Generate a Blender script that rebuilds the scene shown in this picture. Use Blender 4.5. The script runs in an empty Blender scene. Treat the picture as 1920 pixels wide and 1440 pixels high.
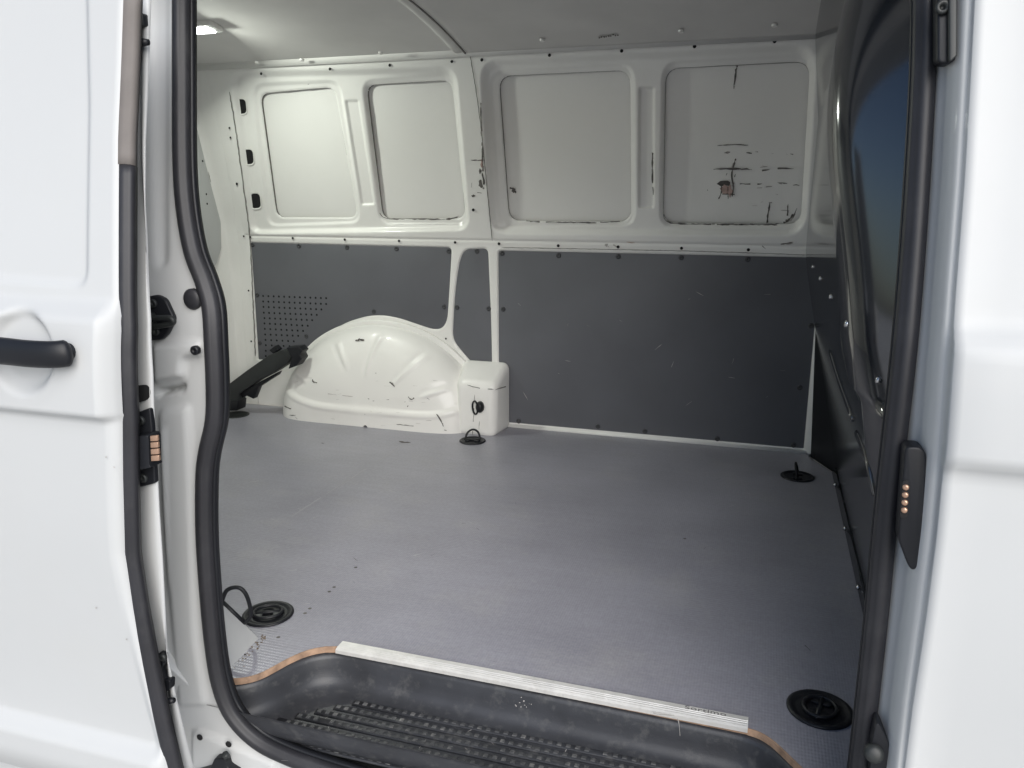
import bpy, bmesh, math, random
import numpy as np
from mathutils import Vector, Matrix
random.seed(7); rng = np.random.default_rng(7)
S = bpy.context.scene
C = S.collection
R_ = math.radians

# ------------------------------------------------------------------ camera
FZ = 0.57            # cargo floor above the ground
CH = 0.89            # camera above the cargo floor
F_PX, CX, CY = 1503.0, 960.0, 720.0
YAW, PITCH = R_(17.345), R_(13.614)
cam = bpy.data.objects.new('camera', bpy.data.cameras.new('camera'))
C.objects.link(cam); S.camera = cam
cam.location = (0, 0, FZ + CH)
cam.rotation_euler = (math.pi/2 - PITCH, 0, YAW)
cam.data.sensor_width = 36.0; cam.data.lens = F_PX/1920*36
cam.data.clip_start = 0.02; cam.data.clip_end = 500

# ------------------------------------------------------------------ sky, sun, exposure
SUN_EL, SUN_AZ = R_(34), R_(148)       # azimuth clockwise from +Y: behind the photographer
w = bpy.data.worlds.new('World'); S.world = w; w.use_nodes = True
nt = w.node_tree; bg = nt.nodes['Background']
sky = nt.nodes.new('ShaderNodeTexSky'); sky.sky_type = 'NISHITA'; sky.sun_disc = False
sky.sun_elevation = SUN_EL; sky.sun_rotation = SUN_AZ
sky.air_density = 1.0; sky.dust_density = 1.8; sky.ozone_density = 2.5
nt.links.new(sky.outputs[0], bg.inputs[0]); bg.inputs[1].default_value = 0.055
sl = bpy.data.lights.new('sun', 'SUN'); sl.energy = 1.5; sl.angle = R_(58); sl.color = (1, .98, .95)
sun = bpy.data.objects.new('sun', sl); C.objects.link(sun)
sdir = Vector((math.sin(SUN_AZ)*math.cos(SUN_EL), math.cos(SUN_AZ)*math.cos(SUN_EL), math.sin(SUN_EL)))
sun.rotation_euler = sdir.to_track_quat('Z', 'Y').to_euler(); sun.location = (0, -3, 6)
S.view_settings.view_transform = 'Standard'; S.view_settings.look = 'None'
S.view_settings.exposure = 1.22; S.view_settings.gamma = 1.0
S.render.engine = 'CYCLES'
S.cycles.max_bounces = 12; S.cycles.diffuse_bounces = 8

# ------------------------------------------------------------------ pixels -> directions -> points
Fv = np.array([-math.sin(YAW)*math.cos(PITCH), math.cos(YAW)*math.cos(PITCH), -math.sin(PITCH)])
Rv = np.array([math.cos(YAW), math.sin(YAW), 0.0]); Uv = np.cross(Rv, Fv)
CAM = np.array([0, 0, CH])                       # all building is done with the cargo floor at z = 0
def ray(px, py): return Fv + Rv*(px-CX)/F_PX - Uv*(py-CY)/F_PX
TT = np.linspace(.5, 4.2, 3000)
def hit(px, py, g):
    d = ray(px, py); Q = CAM + TT[:, None]*d; v = g(Q)
    s = np.nonzero((v[:-1] < 0) & (v[1:] >= 0))[0]
    if len(s) == 0: raise ValueError((px, py))
    i = s[0]; a = v[i]/(v[i]-v[i+1]); return Q[i]*(1-a)+Q[i+1]*a
def sm(a): a = np.clip(a, 0, 1); return a*a*(3-2*a)
def softpos(a, k=.03): return .5*(a+np.sqrt(a*a+k*k))-.5*k*0
YW = 2.836
def W(z): return YW - .268*softpos(z-.69, .012)           # far side wall, leaning in above the belt
def N(z, y0): return y0 + .25*softpos(z-.69, .06)        # near side of the body, leaning in the same way
gW = lambda Q: Q[:, 1]-W(Q[:, 2])
def gN(y0): return lambda Q: Q[:, 1]-N(Q[:, 2], y0)
gF = lambda Q: -Q[:, 2]
def gZ(z): return lambda Q: z-Q[:, 2]
def gY(y): return lambda Q: Q[:, 1]-y
def gXm(x): return lambda Q: x-Q[:, 0]
def onW(pts): return np.array([hit(x, y, gW) for x, y in pts])
def onF(pts): return np.array([hit(x, y, gF) for x, y in pts])
def onN(pts, y0): g = gN(y0); return np.array([hit(x, y, g) for x, y in pts])
def rpoly(pts, r, n=6, closed=True):
    P = [np.asarray(p, float) for p in pts]; out = []; L = len(P)
    for i, p in enumerate(P):
        if not closed and i in (0, L-1): out.append(p); continue
        a, b = P[i-1], P[(i+1) % L]; rr = r[i] if hasattr(r, '__len__') else r
        da, db = np.linalg.norm(a-p), np.linalg.norm(b-p)
        ra, rb = min(rr, da*.48), min(rr, db*.48)
        p0, p1 = p+(a-p)/da*ra, p+(b-p)/db*rb
        for k in range(n+1):
            t = k/n; out.append((1-t)**2*p0+2*t*(1-t)*p+t*t*p1)
    return np.array(out)
def smooth_path(P, n=8):
    P = np.asarray(P, float); out = []
    for i in range(len(P)-1):
        p0, p1, p2, p3 = P[max(i-1, 0)], P[i], P[i+1], P[min(i+2, len(P)-1)]
        for k in range(n):
            t = k/n; out.append(.5*((2*p1)+(-p0+p2)*t+(2*p0-5*p1+4*p2-p3)*t*t+(-p0+3*p1-3*p2+p3)*t**3))
    out.append(P[-1]); return np.array(out)
def sdf(X, Z, poly):
    shp = X.shape; x = X.ravel(); z = Z.ravel(); A = np.asarray(poly); n = len(A)
    lo = A.min(0)-.08; hi = A.max(0)+.08
    d = np.full(x.shape, 1.0)
    m = np.nonzero((x > lo[0]) & (x < hi[0]) & (z > lo[1]) & (z < hi[1]))[0]
    xs, zs = x[m], z[m]; best = np.full(xs.shape, 9.0); ins = np.zeros(xs.shape, bool)
    for i in range(n):
        a, b = A[i], A[(i+1) % n]; e = b-a; l2 = e@e
        if l2 < 1e-14: continue
        t = np.clip(((xs-a[0])*e[0]+(zs-a[1])*e[1])/l2, 0, 1)
        dx = xs-a[0]-t*e[0]; dz = zs-a[1]-t*e[1]; best = np.minimum(best, dx*dx+dz*dz)
        c = ((a[1] > zs) != (b[1] > zs))
        if abs(e[1]) > 1e-12: ins ^= c & (xs < (zs-a[1])/e[1]*e[0]+a[0])
    d[m] = np.sqrt(best)*np.where(ins, -1, 1); return d.reshape(shp)

# ------------------------------------------------------------------ materials
def mat(name, col, rough=.5, metal=0, coat=0, spec=.5, var=0, vscale=6, bump=0, bscale=200, dirt=None, dirt_amt=0, dscale=8, aniso=None, crough=.05):
    m = bpy.data.materials.new(name); m.use_nodes = True; n = m.node_tree.nodes; l = m.node_tree.links
    b = n['Principled BSDF']; b.inputs['Roughness'].default_value = rough; b.inputs['Metallic'].default_value = metal
    b.inputs['Coat Weight'].default_value = coat; b.inputs['Coat Roughness'].default_value = crough
    b.inputs['Specular IOR Level'].default_value = spec
    b.inputs['Base Color'].default_value = (*col, 1)
    tc = n.new('ShaderNodeTexCoord'); src = None
    if var or dirt:
        nz = n.new('ShaderNodeTexNoise'); nz.inputs['Scale'].default_value = vscale; nz.inputs['Detail'].default_value = 6
        l.new(tc.outputs['Object'], nz.inputs['Vector'])
        mr = n.new('ShaderNodeMapRange'); mr.inputs['From Min'].default_value = .3; mr.inputs['From Max'].default_value = .7
        mr.inputs['To Min'].default_value = 1-var; mr.inputs['To Max'].default_value = 1+var
        l.new(nz.outputs['Fac'], mr.inputs['Value'])
        mx = n.new('ShaderNodeMix'); mx.data_type = 'RGBA'; mx.blend_type = 'MULTIPLY'; mx.inputs['Factor'].default_value = 1
        mx.inputs['A'].default_value = (*col, 1); l.new(mr.outputs[0], mx.inputs['B']); src = mx.outputs['Result']
        if dirt:
            n2 = n.new('ShaderNodeTexNoise'); n2.inputs['Scale'].default_value = dscale; n2.inputs['Detail'].default_value = 9; n2.inputs['Roughness'].default_value = .7
            l.new(tc.outputs['Object'], n2.inputs['Vector'])
            m2 = n.new('ShaderNodeMapRange'); m2.inputs['From Min'].default_value = .52; m2.inputs['From Max'].default_value = .78; m2.inputs['To Max'].default_value = dirt_amt
            l.new(n2.outputs['Fac'], m2.inputs['Value'])
            mx2 = n.new('ShaderNodeMix'); mx2.data_type = 'RGBA'; l.new(m2.outputs[0], mx2.inputs['Factor'])
            l.new(src, mx2.inputs['A']); mx2.inputs['B'].default_value = (*dirt, 1); src = mx2.outputs['Result']
            ad = n.new('ShaderNodeMath'); ad.operation = 'MULTIPLY_ADD'; ad.inputs[1].default_value = .35; ad.inputs[2].default_value = rough
            l.new(m2.outputs[0], ad.inputs[0]); l.new(ad.outputs[0], b.inputs['Roughness'])
        l.new(src, b.inputs['Base Color'])
    if bump:
        n3 = n.new('ShaderNodeTexNoise'); n3.inputs['Scale'].default_value = bscale; n3.inputs['Detail'].default_value = 3
        l.new(tc.outputs['Object'], n3.inputs['Vector'])
        bp = n.new('ShaderNodeBump'); bp.inputs['Strength'].default_value = bump; bp.inputs['Distance'].default_value = .002
        l.new(n3.outputs['Fac'], bp.inputs['Height']); l.new(bp.outputs[0], b.inputs['Normal'])
    return m
M = {}
M['paint'] = mat('dimmed_white_body_paint', (.52, .53, .53), .48, coat=.08, spec=.25, var=.02, vscale=2, bump=.012, bscale=14, dirt=(.50, .49, .46), dirt_amt=.14, dscale=3.5)  # body white darkened below the inner white to offset stronger daylight outside
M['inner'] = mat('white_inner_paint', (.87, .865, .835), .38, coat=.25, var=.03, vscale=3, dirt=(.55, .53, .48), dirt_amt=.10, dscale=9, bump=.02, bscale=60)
M['skin'] = mat('thin_inner_paint', (.87, .865, .835), .45, var=.03, vscale=2.5, dirt=(.5, .49, .45), dirt_amt=.10, dscale=5)
M['lining'] = mat('grey_lining_board', (.135, .14, .155), .42, var=.08, vscale=4, bump=.10, bscale=900, dirt=(.13, .13, .13), dirt_amt=.12, dscale=6)
M['rubber'] = mat('black_rubber', (.022, .022, .026), .5, var=.15, vscale=12, dirt=(.10, .10, .10), dirt_amt=.22, dscale=14, bump=.06, bscale=400)
M['rubber_old'] = mat('dusty_grey_rubber', (.16, .145, .135), .7, var=.1, vscale=20, bump=.1, bscale=300)
M['plastic'] = mat('black_plastic', (.012, .013, .016), .42, spec=.35, var=.15, bump=.05, bscale=500)
M['step'] = mat('step_plastic', (.040, .042, .048), .42, var=.2, vscale=14, dirt=(.17, .168, .16), dirt_amt=.45, dscale=38, bump=.12, bscale=420)
M['tread'] = mat('worn_tread_plastic', (.07, .072, .075), .55, var=.3, vscale=30, dirt=(.30, .29, .27), dirt_amt=.8, dscale=30)
M['gloss'] = mat('glossy_bulkhead_plastic', (.010, .012, .016), .11, var=.2, vscale=3, bump=.012, bscale=9); M['gloss'].node_tree.nodes['Principled BSDF'].inputs['IOR'].default_value = 2.2
M['dark'] = mat('dark_void', (.006, .006, .007), .8, var=.1)
M['alu'] = mat('brushed_aluminium', (.80, .79, .76), .40, metal=.35, var=.10, vscale=30, bump=.1, bscale=250, dirt=(.42, .40, .37), dirt_amt=.5, dscale=25)
M['copper'] = mat('copper_contact', (.62, .40, .28), .35, metal=.7, var=.1, vscale=40)
M['steel'] = mat('steel', (.6, .6, .6), .25, metal=1, var=.05)
M['liner'] = mat('grey_roof_liner', (.70, .69, .67), .85, var=.05, vscale=5, bump=.2, bscale=700)
M['scuff'] = mat('scuff_mark', (.12, .112, .105), .8, var=.4, vscale=40)
M['scuff2'] = mat('faint_scuff', (.42, .40, .38), .7, var=.3, vscale=40)
M['grit'] = mat('brown_grit', (.20, .15, .10), .9, var=.4, vscale=80)
M['scuff3'] = mat('pale_scratch', (.46, .455, .46), .6, var=.2, vscale=40)
M['screw'] = mat('grey_screw', (.055, .057, .062), .45, var=.2, vscale=60)
M['joint'] = mat('faint_joint', (.36, .355, .38), .6, var=.1)
M['rust'] = mat('reddish_scrape', (.50, .36, .32), .7, var=.2, vscale=60)
M['seam'] = mat('seam_sealant', (.20, .19, .18), .7, var=.2, vscale=30)
M['bar'] = mat('matt_black_steel', (.024, .027, .027), .5, var=.15, vscale=20, bump=.05, bscale=300)
M['embossed'] = mat('embossed_lettering', (.20, .195, .19), .5, var=.05)
M['ground'] = mat('pale_concrete', (.44, .435, .42), .9, var=.12, vscale=1.5, bump=.3, bscale=60)
# plywood edge: thin plies
m = mat('plywood_edge', (.38, .25, .17), .75, var=.3, vscale=50, dirt=(.10, .075, .06), dirt_amt=.85, dscale=24); M['ply'] = m; m.node_tree.nodes['Principled BSDF'].inputs['Roughness'].default_value = .85
# coated floor board with mesh embossing
m = mat('coated_floor_board', (.29, .288, .33), .28, var=.10, vscale=3.2, dirt=(.40, .39, .385), dirt_amt=.45, dscale=5.5); M['floor'] = m
n = m.node_tree.nodes; l = m.node_tree.links; b = n['Principled BSDF']; tc = [q for q in n if q.type == 'TEX_COORD'][0]
sep = n.new('ShaderNodeSeparateXYZ'); l.new(tc.outputs['Object'], sep.inputs[0])
def mth(op, a, bb=None, v=None):
    q = n.new('ShaderNodeMath'); q.operation = op; l.new(a, q.inputs[0])
    if bb is not None: l.new(bb, q.inputs[1])
    elif v is not None: q.inputs[1].default_value = v
    return q.outputs[0]
k = 2*math.pi/.0105
ua = mth('ADD', sep.outputs[0], mth('MULTIPLY', sep.outputs[1], v=.6)); ub = mth('SUBTRACT', sep.outputs[0], mth('MULTIPLY', sep.outputs[1], v=.6))
sx = mth('SINE', mth('MULTIPLY', ua, v=k)); sy = mth('SINE', mth('MULTIPLY', ub, v=k))
pr = mth('MULTIPLY', sx, sy)
bp = n.new('ShaderNodeBump'); bp.inputs['Strength'].default_value = .24; bp.inputs['Distance'].default_value = .0010
l.new(pr, bp.inputs['Height']); l.new(bp.outputs[0], b.inputs['Normal'])
# drag marks along the floor and rubbed, duller lanes
mp = n.new('ShaderNodeMapping'); mp.inputs['Scale'].default_value = (2.5, 22, 1); mp.inputs['Rotation'].default_value = (0, 0, .35); l.new(tc.outputs['Object'], mp.inputs['Vector'])
ns = n.new('ShaderNodeTexNoise'); ns.inputs['Scale'].default_value = 2.0; ns.inputs['Detail'].default_value = 9; ns.inputs['Roughness'].default_value = .72; l.new(mp.outputs[0], ns.inputs['Vector'])
rm = n.new('ShaderNodeMapRange'); rm.inputs['From Min'].default_value = .35; rm.inputs['From Max'].default_value = .68; rm.inputs['To Min'].default_value = .955; rm.inputs['To Max'].default_value = 1.045; l.new(ns.outputs['Fac'], rm.inputs['Value'])
n4 = n.new('ShaderNodeTexNoise'); n4.inputs['Scale'].default_value = 140; n4.inputs['Detail'].default_value = 4; l.new(tc.outputs['Object'], n4.inputs['Vector'])
r4 = n.new('ShaderNodeMapRange'); r4.inputs['From Min'].default_value = .35; r4.inputs['From Max'].default_value = .65; r4.inputs['To Min'].default_value = .93; r4.inputs['To Max'].default_value = 1.07; l.new(n4.outputs['Fac'], r4.inputs['Value'])
mm_ = mth('MULTIPLY', rm.outputs[0], r4.outputs[0])
old = b.inputs['Base Color'].links[0].from_socket
mxf = n.new('ShaderNodeMix'); mxf.data_type = 'RGBA'; mxf.blend_type = 'MULTIPLY'; mxf.inputs['Factor'].default_value = 1; l.new(old, mxf.inputs['A']); l.new(mm_, mxf.inputs['B']); l.new(mxf.outputs['Result'], b.inputs['Base Color'])
m = bpy.data.materials.new('lit_lamp_lens'); m.use_nodes = True; b = m.node_tree.nodes['Principled BSDF']
b.inputs['Base Color'].default_value = (.9, .95, .92, 1); b.inputs['Emission Color'].default_value = (.93, 1, .95, 1); b.inputs['Emission Strength'].default_value = 6
M['lens'] = m

# ------------------------------------------------------------------ mesh helpers
VAN_AT = Vector((-.9, 1.95, 0))
van = bpy.data.objects.new('cargo_van', None); C.objects.link(van); van.location = VAN_AT
van['label'] = 'white panel van with its side door slid open on an empty cargo bay'; van['category'] = 'van'
ROOTS = {van: VAN_AT}
def link(name, me, mats, parent, smooth=True, label=None, kind=None, raised=True):
    o = bpy.data.objects.new(name, me); C.objects.link(o)
    for q in (mats if isinstance(mats, (list, tuple)) else [mats]): me.materials.append(M[q])
    if smooth is True: me.polygons.foreach_set('use_smooth', [True]*len(me.polygons))
    o.parent = parent
    if parent is not None:
        o.matrix_parent_inverse = Matrix.Translation(-VAN_AT) if parent in ROOTS else Matrix.Identity(4)
    if label: o['label'] = label
    if kind: o['kind'] = kind
    return o
def mk(name, V, Fc, mats, parent, smooth=True, label=None, kind=None, mi=None):
    me = bpy.data.meshes.new(name); V = np.array(V, float); V = V+np.array([0, 0, FZ])
    me.from_pydata(V.tolist(), [], [list(map(int, f)) for f in Fc])
    if mi is not None: me.polygons.foreach_set('material_index', mi)
    me.validate(); me.update()
    return link(name, me, mats, parent, smooth, label, kind)
def mkgrid(name, V, mask, mats, parent, label=None, flip=False):
    """V (r,c,3) grid; mask (r-1,c-1) True where the quad is kept"""
    r, c = V.shape[:2]; idx = np.arange(r*c).reshape(r, c)
    q = np.stack([idx[:-1, :-1], idx[:-1, 1:], idx[1:, 1:], idx[1:, :-1]], -1)
    q = q[mask] if mask is not None else q.reshape(-1, 4)
    if flip: q = q[:, ::-1]
    used = np.unique(q); remap = np.full(r*c, -1); remap[used] = np.arange(len(used))
    q = remap[q]; P = V.reshape(-1, 3)[used].copy(); P[:, 2] += FZ
    me = bpy.data.meshes.new(name); me.vertices.add(len(P)); me.vertices.foreach_set('co', P.astype(np.float32).ravel())
    me.loops.add(q.size); me.loops.foreach_set('vertex_index', q.ravel().astype(np.int32))
    me.polygons.add(len(q)); me.polygons.foreach_set('loop_start', np.arange(0, q.size, 4, dtype=np.int32))
    me.polygons.foreach_set('loop_total', np.full(len(q), 4, dtype=np.int32))
    me.update(calc_edges=True); me.validate()
    return link(name, me, mats, parent, True, label)
def bevel(o, wd, seg=3, ang=40):
    b = o.modifiers.new('bevel', 'BEVEL'); b.width = wd; b.segments = seg; b.limit_method = 'ANGLE'; b.angle_limit = R_(ang); b.harden_normals = False
    try:
        o.data.polygons.foreach_set('use_smooth', [True]*len(o.data.polygons))
    except Exception: pass
    return o
def plate(name, front, off, mats, parent, bv=0, seg=2, label=None, kind=None, edge_mat=False, smooth=None):
    """front: (n,3) outline; off: vector from the front face to the back face"""
    A = np.asarray(front, float); n = len(A); off = np.asarray(off, float)
    V = np.vstack([A, A+off]); Fc = [list(range(n)), list(range(2*n-1, n-1, -1))]
    for i in range(n): j = (i+1) % n; Fc.append([i, i+n, j+n, j])
    mi = [0, 0]+[1 if edge_mat else 0]*n
    o = mk(name, V, Fc, mats, parent, False, label, kind, mi)
    bm = bmesh.new(); bm.from_mesh(o.data); bmesh.ops.recalc_face_normals(bm, faces=bm.faces[:]); bm.to_mesh(o.data); bm.free()
    if bv: bevel(o, bv, seg)
    return o
def box(name, lo, hi, mats, parent, bv=.003, seg=3, label=None):
    x0, y0, z0 = lo; x1, y1, z1 = hi
    return plate(name, [(x0, y0, z0), (x1, y0, z0), (x1, y0, z1), (x0, y0, z1)], (0, y1-y0, 0), mats, parent, bv, seg, label)
def sweep(name, path, nrm, prof, mats, parent, closed=False, label=None, scale=None, kind=None, caps=True):
    P = np.asarray(path, float); n = len(P); prof = np.asarray(prof, float); m = len(prof)
    nrm = np.asarray(nrm, float); nrm = np.broadcast_to(nrm, P.shape)
    T = np.roll(P, -1, 0)-np.roll(P, 1, 0)
    if not closed: T[0] = P[1]-P[0]; T[-1] = P[-1]-P[-2]
    T /= np.linalg.norm(T, axis=1)[:, None]
    Nn = nrm-(nrm*T).sum(1)[:, None]*T; Nn /= np.linalg.norm(Nn, axis=1)[:, None]; B = np.cross(T, Nn)
    sc = np.ones(n) if scale is None else np.asarray(scale)
    V = (P[:, None, :]+B[:, None, :]*prof[None, :, 0, None]*sc[:, None, None]+Nn[:, None, :]*prof[None, :, 1, None]*sc[:, None, None]).reshape(-1, 3)
    Fc = []
    for i in range(n if closed else n-1):
        a = i*m; b2 = ((i+1) % n)*m
        for k2 in range(m): k3 = (k2+1) % m; Fc.append([a+k2, a+k3, b2+k3, b2+k2])
    if not closed and caps: Fc += [list(range(m-1, -1, -1)), list(range((n-1)*m, n*m))]
    o = mk(name, V, Fc, mats, parent, True, label, kind)
    bm = bmesh.new(); bm.from_mesh(o.data); bmesh.ops.recalc_face_normals(bm, faces=bm.faces[:]); bm.to_mesh(o.data); bm.free()
    return o
def circ(r, n=12, ry=None): return [(r*math.cos(2*math.pi*i/n), (ry or r)*math.sin(2*math.pi*i/n)) for i in range(n)]
def tube(name, path, r, mats, parent, closed=False, label=None, n=10, nrm=(0.13, 0.2, 1)): return sweep(name, path, nrm, circ(r, n), mats, parent, closed, label)
def lathe(name, at, axis, prof, mats, parent, n=20, label=None, sx=1, sy=1):
    """prof: (radius, height along axis)"""
    ax = Vector(axis).normalized(); q = ax.to_track_quat('Z', 'Y').to_matrix(); V = []; Fc = []
    for r, h in prof:
        for i in range(n):
            a = 2*math.pi*i/n; v = q @ Vector((r*math.cos(a)*sx, r*math.sin(a)*sy, h)); V.append((at[0]+v.x, at[1]+v.y, at[2]+v.z))
    for k2 in range(len(prof)-1):
        for i in range(n): j = (i+1) % n; Fc.append([k2*n+i, k2*n+j, k2*n+n+j, k2*n+n+i])
    Fc.append(list(range((len(prof)-1)*n, len(prof)*n))); Fc.append(list(range(n-1, -1, -1)))
    return mk(name, V, Fc, mats, parent, True, label)
def dup(src, name, delta, parent):
    o = bpy.data.objects.new(name, src.data); C.objects.link(o); o.parent = parent
    o.matrix_parent_inverse = Matrix.Translation(-VAN_AT) if parent in ROOTS else Matrix.Identity(4)
    o.location = delta; return o
class Many:
    """small alike shapes joined into one part"""
    def __init__(s): s.V = []; s.F = []
    def add(s, V, Fc): k = len(s.V); s.V += [tuple(v) for v in V]; s.F += [[k+i for i in f] for f in Fc]
    def disc(s, p, r, ny=(0, -1, 0), h=.0008, n=8, sx=1.0):
        ax = Vector(ny).normalized(); q = ax.to_track_quat('Z', 'Y').to_matrix(); V = []
        for rr, hh in ((r, 0), (r*.8, h)):
            for i in range(n):
                a = 2*math.pi*i/n; v = q @ Vector((rr*sx*math.cos(a), rr*math.sin(a), hh)); V.append((p[0]+v.x, p[1]+v.y, p[2]+v.z))
        Fc = [[i, (i+1) % n, n+(i+1) % n, n+i] for i in range(n)]+[list(range(n, 2*n))]; s.add(V, Fc)
    def box(s, c, ax, ay, az):
        c, ax, ay, az = map(np.asarray, (c, ax, ay, az)); V = [c+i*ax+j*ay+k2*az for k2 in (0, 1) for j in (-1, 1) for i in (-1, 1)]
        V[4:] = [c+.8*i*ax+.7*j*ay+az for j in (-1, 1) for i in (-1, 1)]
        s.add(V, [[4, 5, 7, 6], [0, 1, 5, 4], [1, 3, 7, 5], [3, 2, 6, 7], [2, 0, 4, 6]])
    def scratch(s, pts, wpx, g, br=.15, lift=.0006, jit=.6):
        """a broken irregular scuff drawn between points of the surface g"""
        pts = smooth_path(np.array(pts, float), 4) if len(pts) > 2 else np.array(pts, float)
        P = [pts[0]]
        for a, b2 in zip(pts[:-1], pts[1:]):
            k = max(1, int(np.hypot(*(b2-a))/5)); P += [a+(b2-a)*i/k for i in range(1, k+1)]
        P = np.array(P); T = np.gradient(P, axis=0) if len(P) > 1 else np.ones_like(P); T /= np.linalg.norm(T, axis=1)[:, None]+1e-9
        Nn = np.stack([-T[:, 1], T[:, 0]], 1); prev = None; n = len(P)
        for i in range(n):
            if rng.random() < br: prev = None; continue
            wd = wpx*.5*(1+jit*(rng.random()*2-1))*(.35 if i in (0, n-1) else 1); o = Nn[i]*(rng.random()-.5)*wpx*.5
            try: A = hit(*(P[i]+o+Nn[i]*wd), g); B = hit(*(P[i]+o-Nn[i]*wd), g)
            except ValueError: prev = None; continue
            A = A+(CAM-A)*lift; B = B+(CAM-B)*lift
            if prev is not None: s.add([prev[0], prev[1], B, A], [[0, 1, 2, 3]])
            prev = (A, B)
    def blob(s, px, py, rx, ry, g, n=11, lift=.0006):
        a0 = rng.random()*6; V = []
        for i in range(n):
            a = a0+2*math.pi*i/n; k = .55+.6*rng.random(); A = hit(px+rx*k*math.cos(a), py+ry*k*math.sin(a), g); V.append(A+(CAM-A)*lift)
        s.add(V, [list(range(n))])
    def build(s, name, mats, parent, label=None, smooth=False): return mk(name, s.V, s.F, mats, parent, smooth, label, 'stuff')

# ------------------------------------------------------------------ ground
me = bpy.data.meshes.new('ground'); me.from_pydata([(-60, -60, 0), (60, -60, 0), (60, 60, 0), (-60, 60, 0)], [], [[0, 1, 2, 3]])
g = bpy.data.objects.new('ground', me); C.objects.link(g); me.materials.append(M['ground']); g['kind'] = 'structure'

# ================================================================== far side wall (pressed sheet, one height field)
z4 = lambda x, y: (360+x/3.2724, 60+y/3.2724)
z6 = lambda x, y: (860+x/2.7429, 40+y/2.7429)
z5 = lambda x, y: (400+x/3.13, 420+y/3.13)
def wallpoly(pts, r, conv=None):
    P = onW([conv(*p) for p in pts] if conv else pts); return rpoly(P[:, [0, 2]], r)
recA = wallpoly([(222, 235), (1625, 205), (1712, 1225), (352, 1245)], .06, z4)
recB = wallpoly([(100, 195), (1850, 105), (1785, 1110), (160, 1100)], .075, z6)
frm1 = wallpoly([(342, 305), (895, 280), (1030, 1180), (440, 1200)], .055, z4)
frm2 = wallpoly([(1012, 285), (1600, 232), (1690, 1195), (1130, 1190)], .055, z4)
frm3 = wallpoly([(135, 245), (905, 200), (910, 1065), (190, 1075)], .06, z6)
frm4 = wallpoly([(1035, 195), (1850, 150), (1790, 1070), (1022, 1070)], .06, z6)
pan1 = wallpoly([(386, 372), (845, 330), (992, 1140), (492, 1138)], .038, z4)
pan2 = wallpoly([(1042, 318), (1572, 288), (1660, 1145), (1148, 1147)], .038, z4)
pan3 = wallpoly([(190, 275), (872, 243), (878, 1032), (245, 1025)], .045, z6)
pan4 = wallpoly([(1058, 235), (1810, 197), (1760, 1045), (1045, 1037)], .045, z6)
bos1 = wallpoly([(918, 410), (1008, 408), (1108, 1062), (1022, 1066)], .010, z4)
bos2 = wallpoly([(918, 330), (1006, 330), (1004, 965), (918, 965)], .010, z6)
LA = [(470, 455), (846, 464), (843, 520), (838, 600), (829, 616), (812, 618), (785, 609), (750, 597), (720, 591), (690, 592), (655, 602), (615, 622), (585, 643), (562, 664), (545, 676), (484, 674)]
LB = [(862, 485), (872, 467), (914, 466), (920, 600), (922, 694), (898, 695), (866, 660), (848, 636), (850, 590), (854, 535)]
LCx = .176
pA = onW(LA)[:, [0, 2]]; pA = rpoly(pA, [.005, .018]+[.03]*2+[.03, .03]+[.03]*9+[.004])
pB = onW(LB)[:, [0, 2]]; pB = rpoly(pB, [.04, .02, .02, .05, .02, .03, .04, .03, .05, .05])
c0 = onW([(934, 470)])[0]; c1 = onW([(958, 797)])[0]
pC = rpoly([(c0[0], c0[2]), (LCx, c0[2]+.001), (LCx, .016), (c0[0], .016)], [.012, .003, .003, .012])
DX = .004
xs = np.arange(-2.02, .20, DX); zs = np.arange(-.02, 1.346, DX)
X, Z = np.meshgrid(xs, zs)
def inset(p, wd, d, ramp_out=0): return d*sm((ramp_out-p)/wd)
SD = {k: sdf(X, Z, v) for k, v in dict(recA=recA, recB=recB, frm1=frm1, frm2=frm2, frm3=frm3, frm4=frm4, pan1=pan1, pan2=pan2, pan3=pan3, pan4=pan4, bos1=bos1, bos2=bos2, pA=pA, pB=pB, pC=pC).items()}
h = inset(SD['recA'], .024, .020)+inset(SD['recB'], .026, .022)
for k in ('frm1', 'frm2', 'frm3', 'frm4'): h += inset(SD[k], .016, .009)
for k in ('pan1', 'pan2', 'pan3', 'pan4'): h += .006*sm((.006-SD[k])/.008)
h += inset(SD['bos1'], .008, .007)+inset(SD['bos2'], .008, .008)
low = np.minimum(np.minimum(SD['pA'], SD['pB']), SD['pC'])
h += .011*sm((.005-low)/.010)
h -= .006*sm((z_ := (Z-.66))/.012)*sm((.70-Z)/.012)*0
# belt bead above the lining and rail below the roof
h += .004*sm((Z-.702)/.006)*sm((.716-Z)/.006)
h += .010*sm((Z-1.318)/.016)
Y = W(Z)+h
Xs, Zs = X.copy(), Z.copy()
keep = np.ones((len(zs)-1, len(xs)-1), bool)
for k, pol in (('pan1', pan1), ('pan2', pan2), ('pan3', pan3), ('pan4', pan4)):
    d = SD[k]; gz, gx = np.gradient(d, DX); nn = np.hypot(gx, gz)+1e-9
    m = np.abs(d) < DX*.75
    Xs[m] -= (d*gx/nn)[m]; Zs[m] -= (d*gz/nn)[m]
    dc = .25*(d[:-1, :-1]+d[1:, :-1]+d[:-1, 1:]+d[1:, 1:]); keep &= ~(dc < -.0005)
    # small lip turned in towards the outer skin
wall = mkgrid('side_wall', np.stack([Xs, Y, Zs], -1), keep, 'inner', van, 'pressed white inner side wall with four blanked window openings', flip=False)
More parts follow.
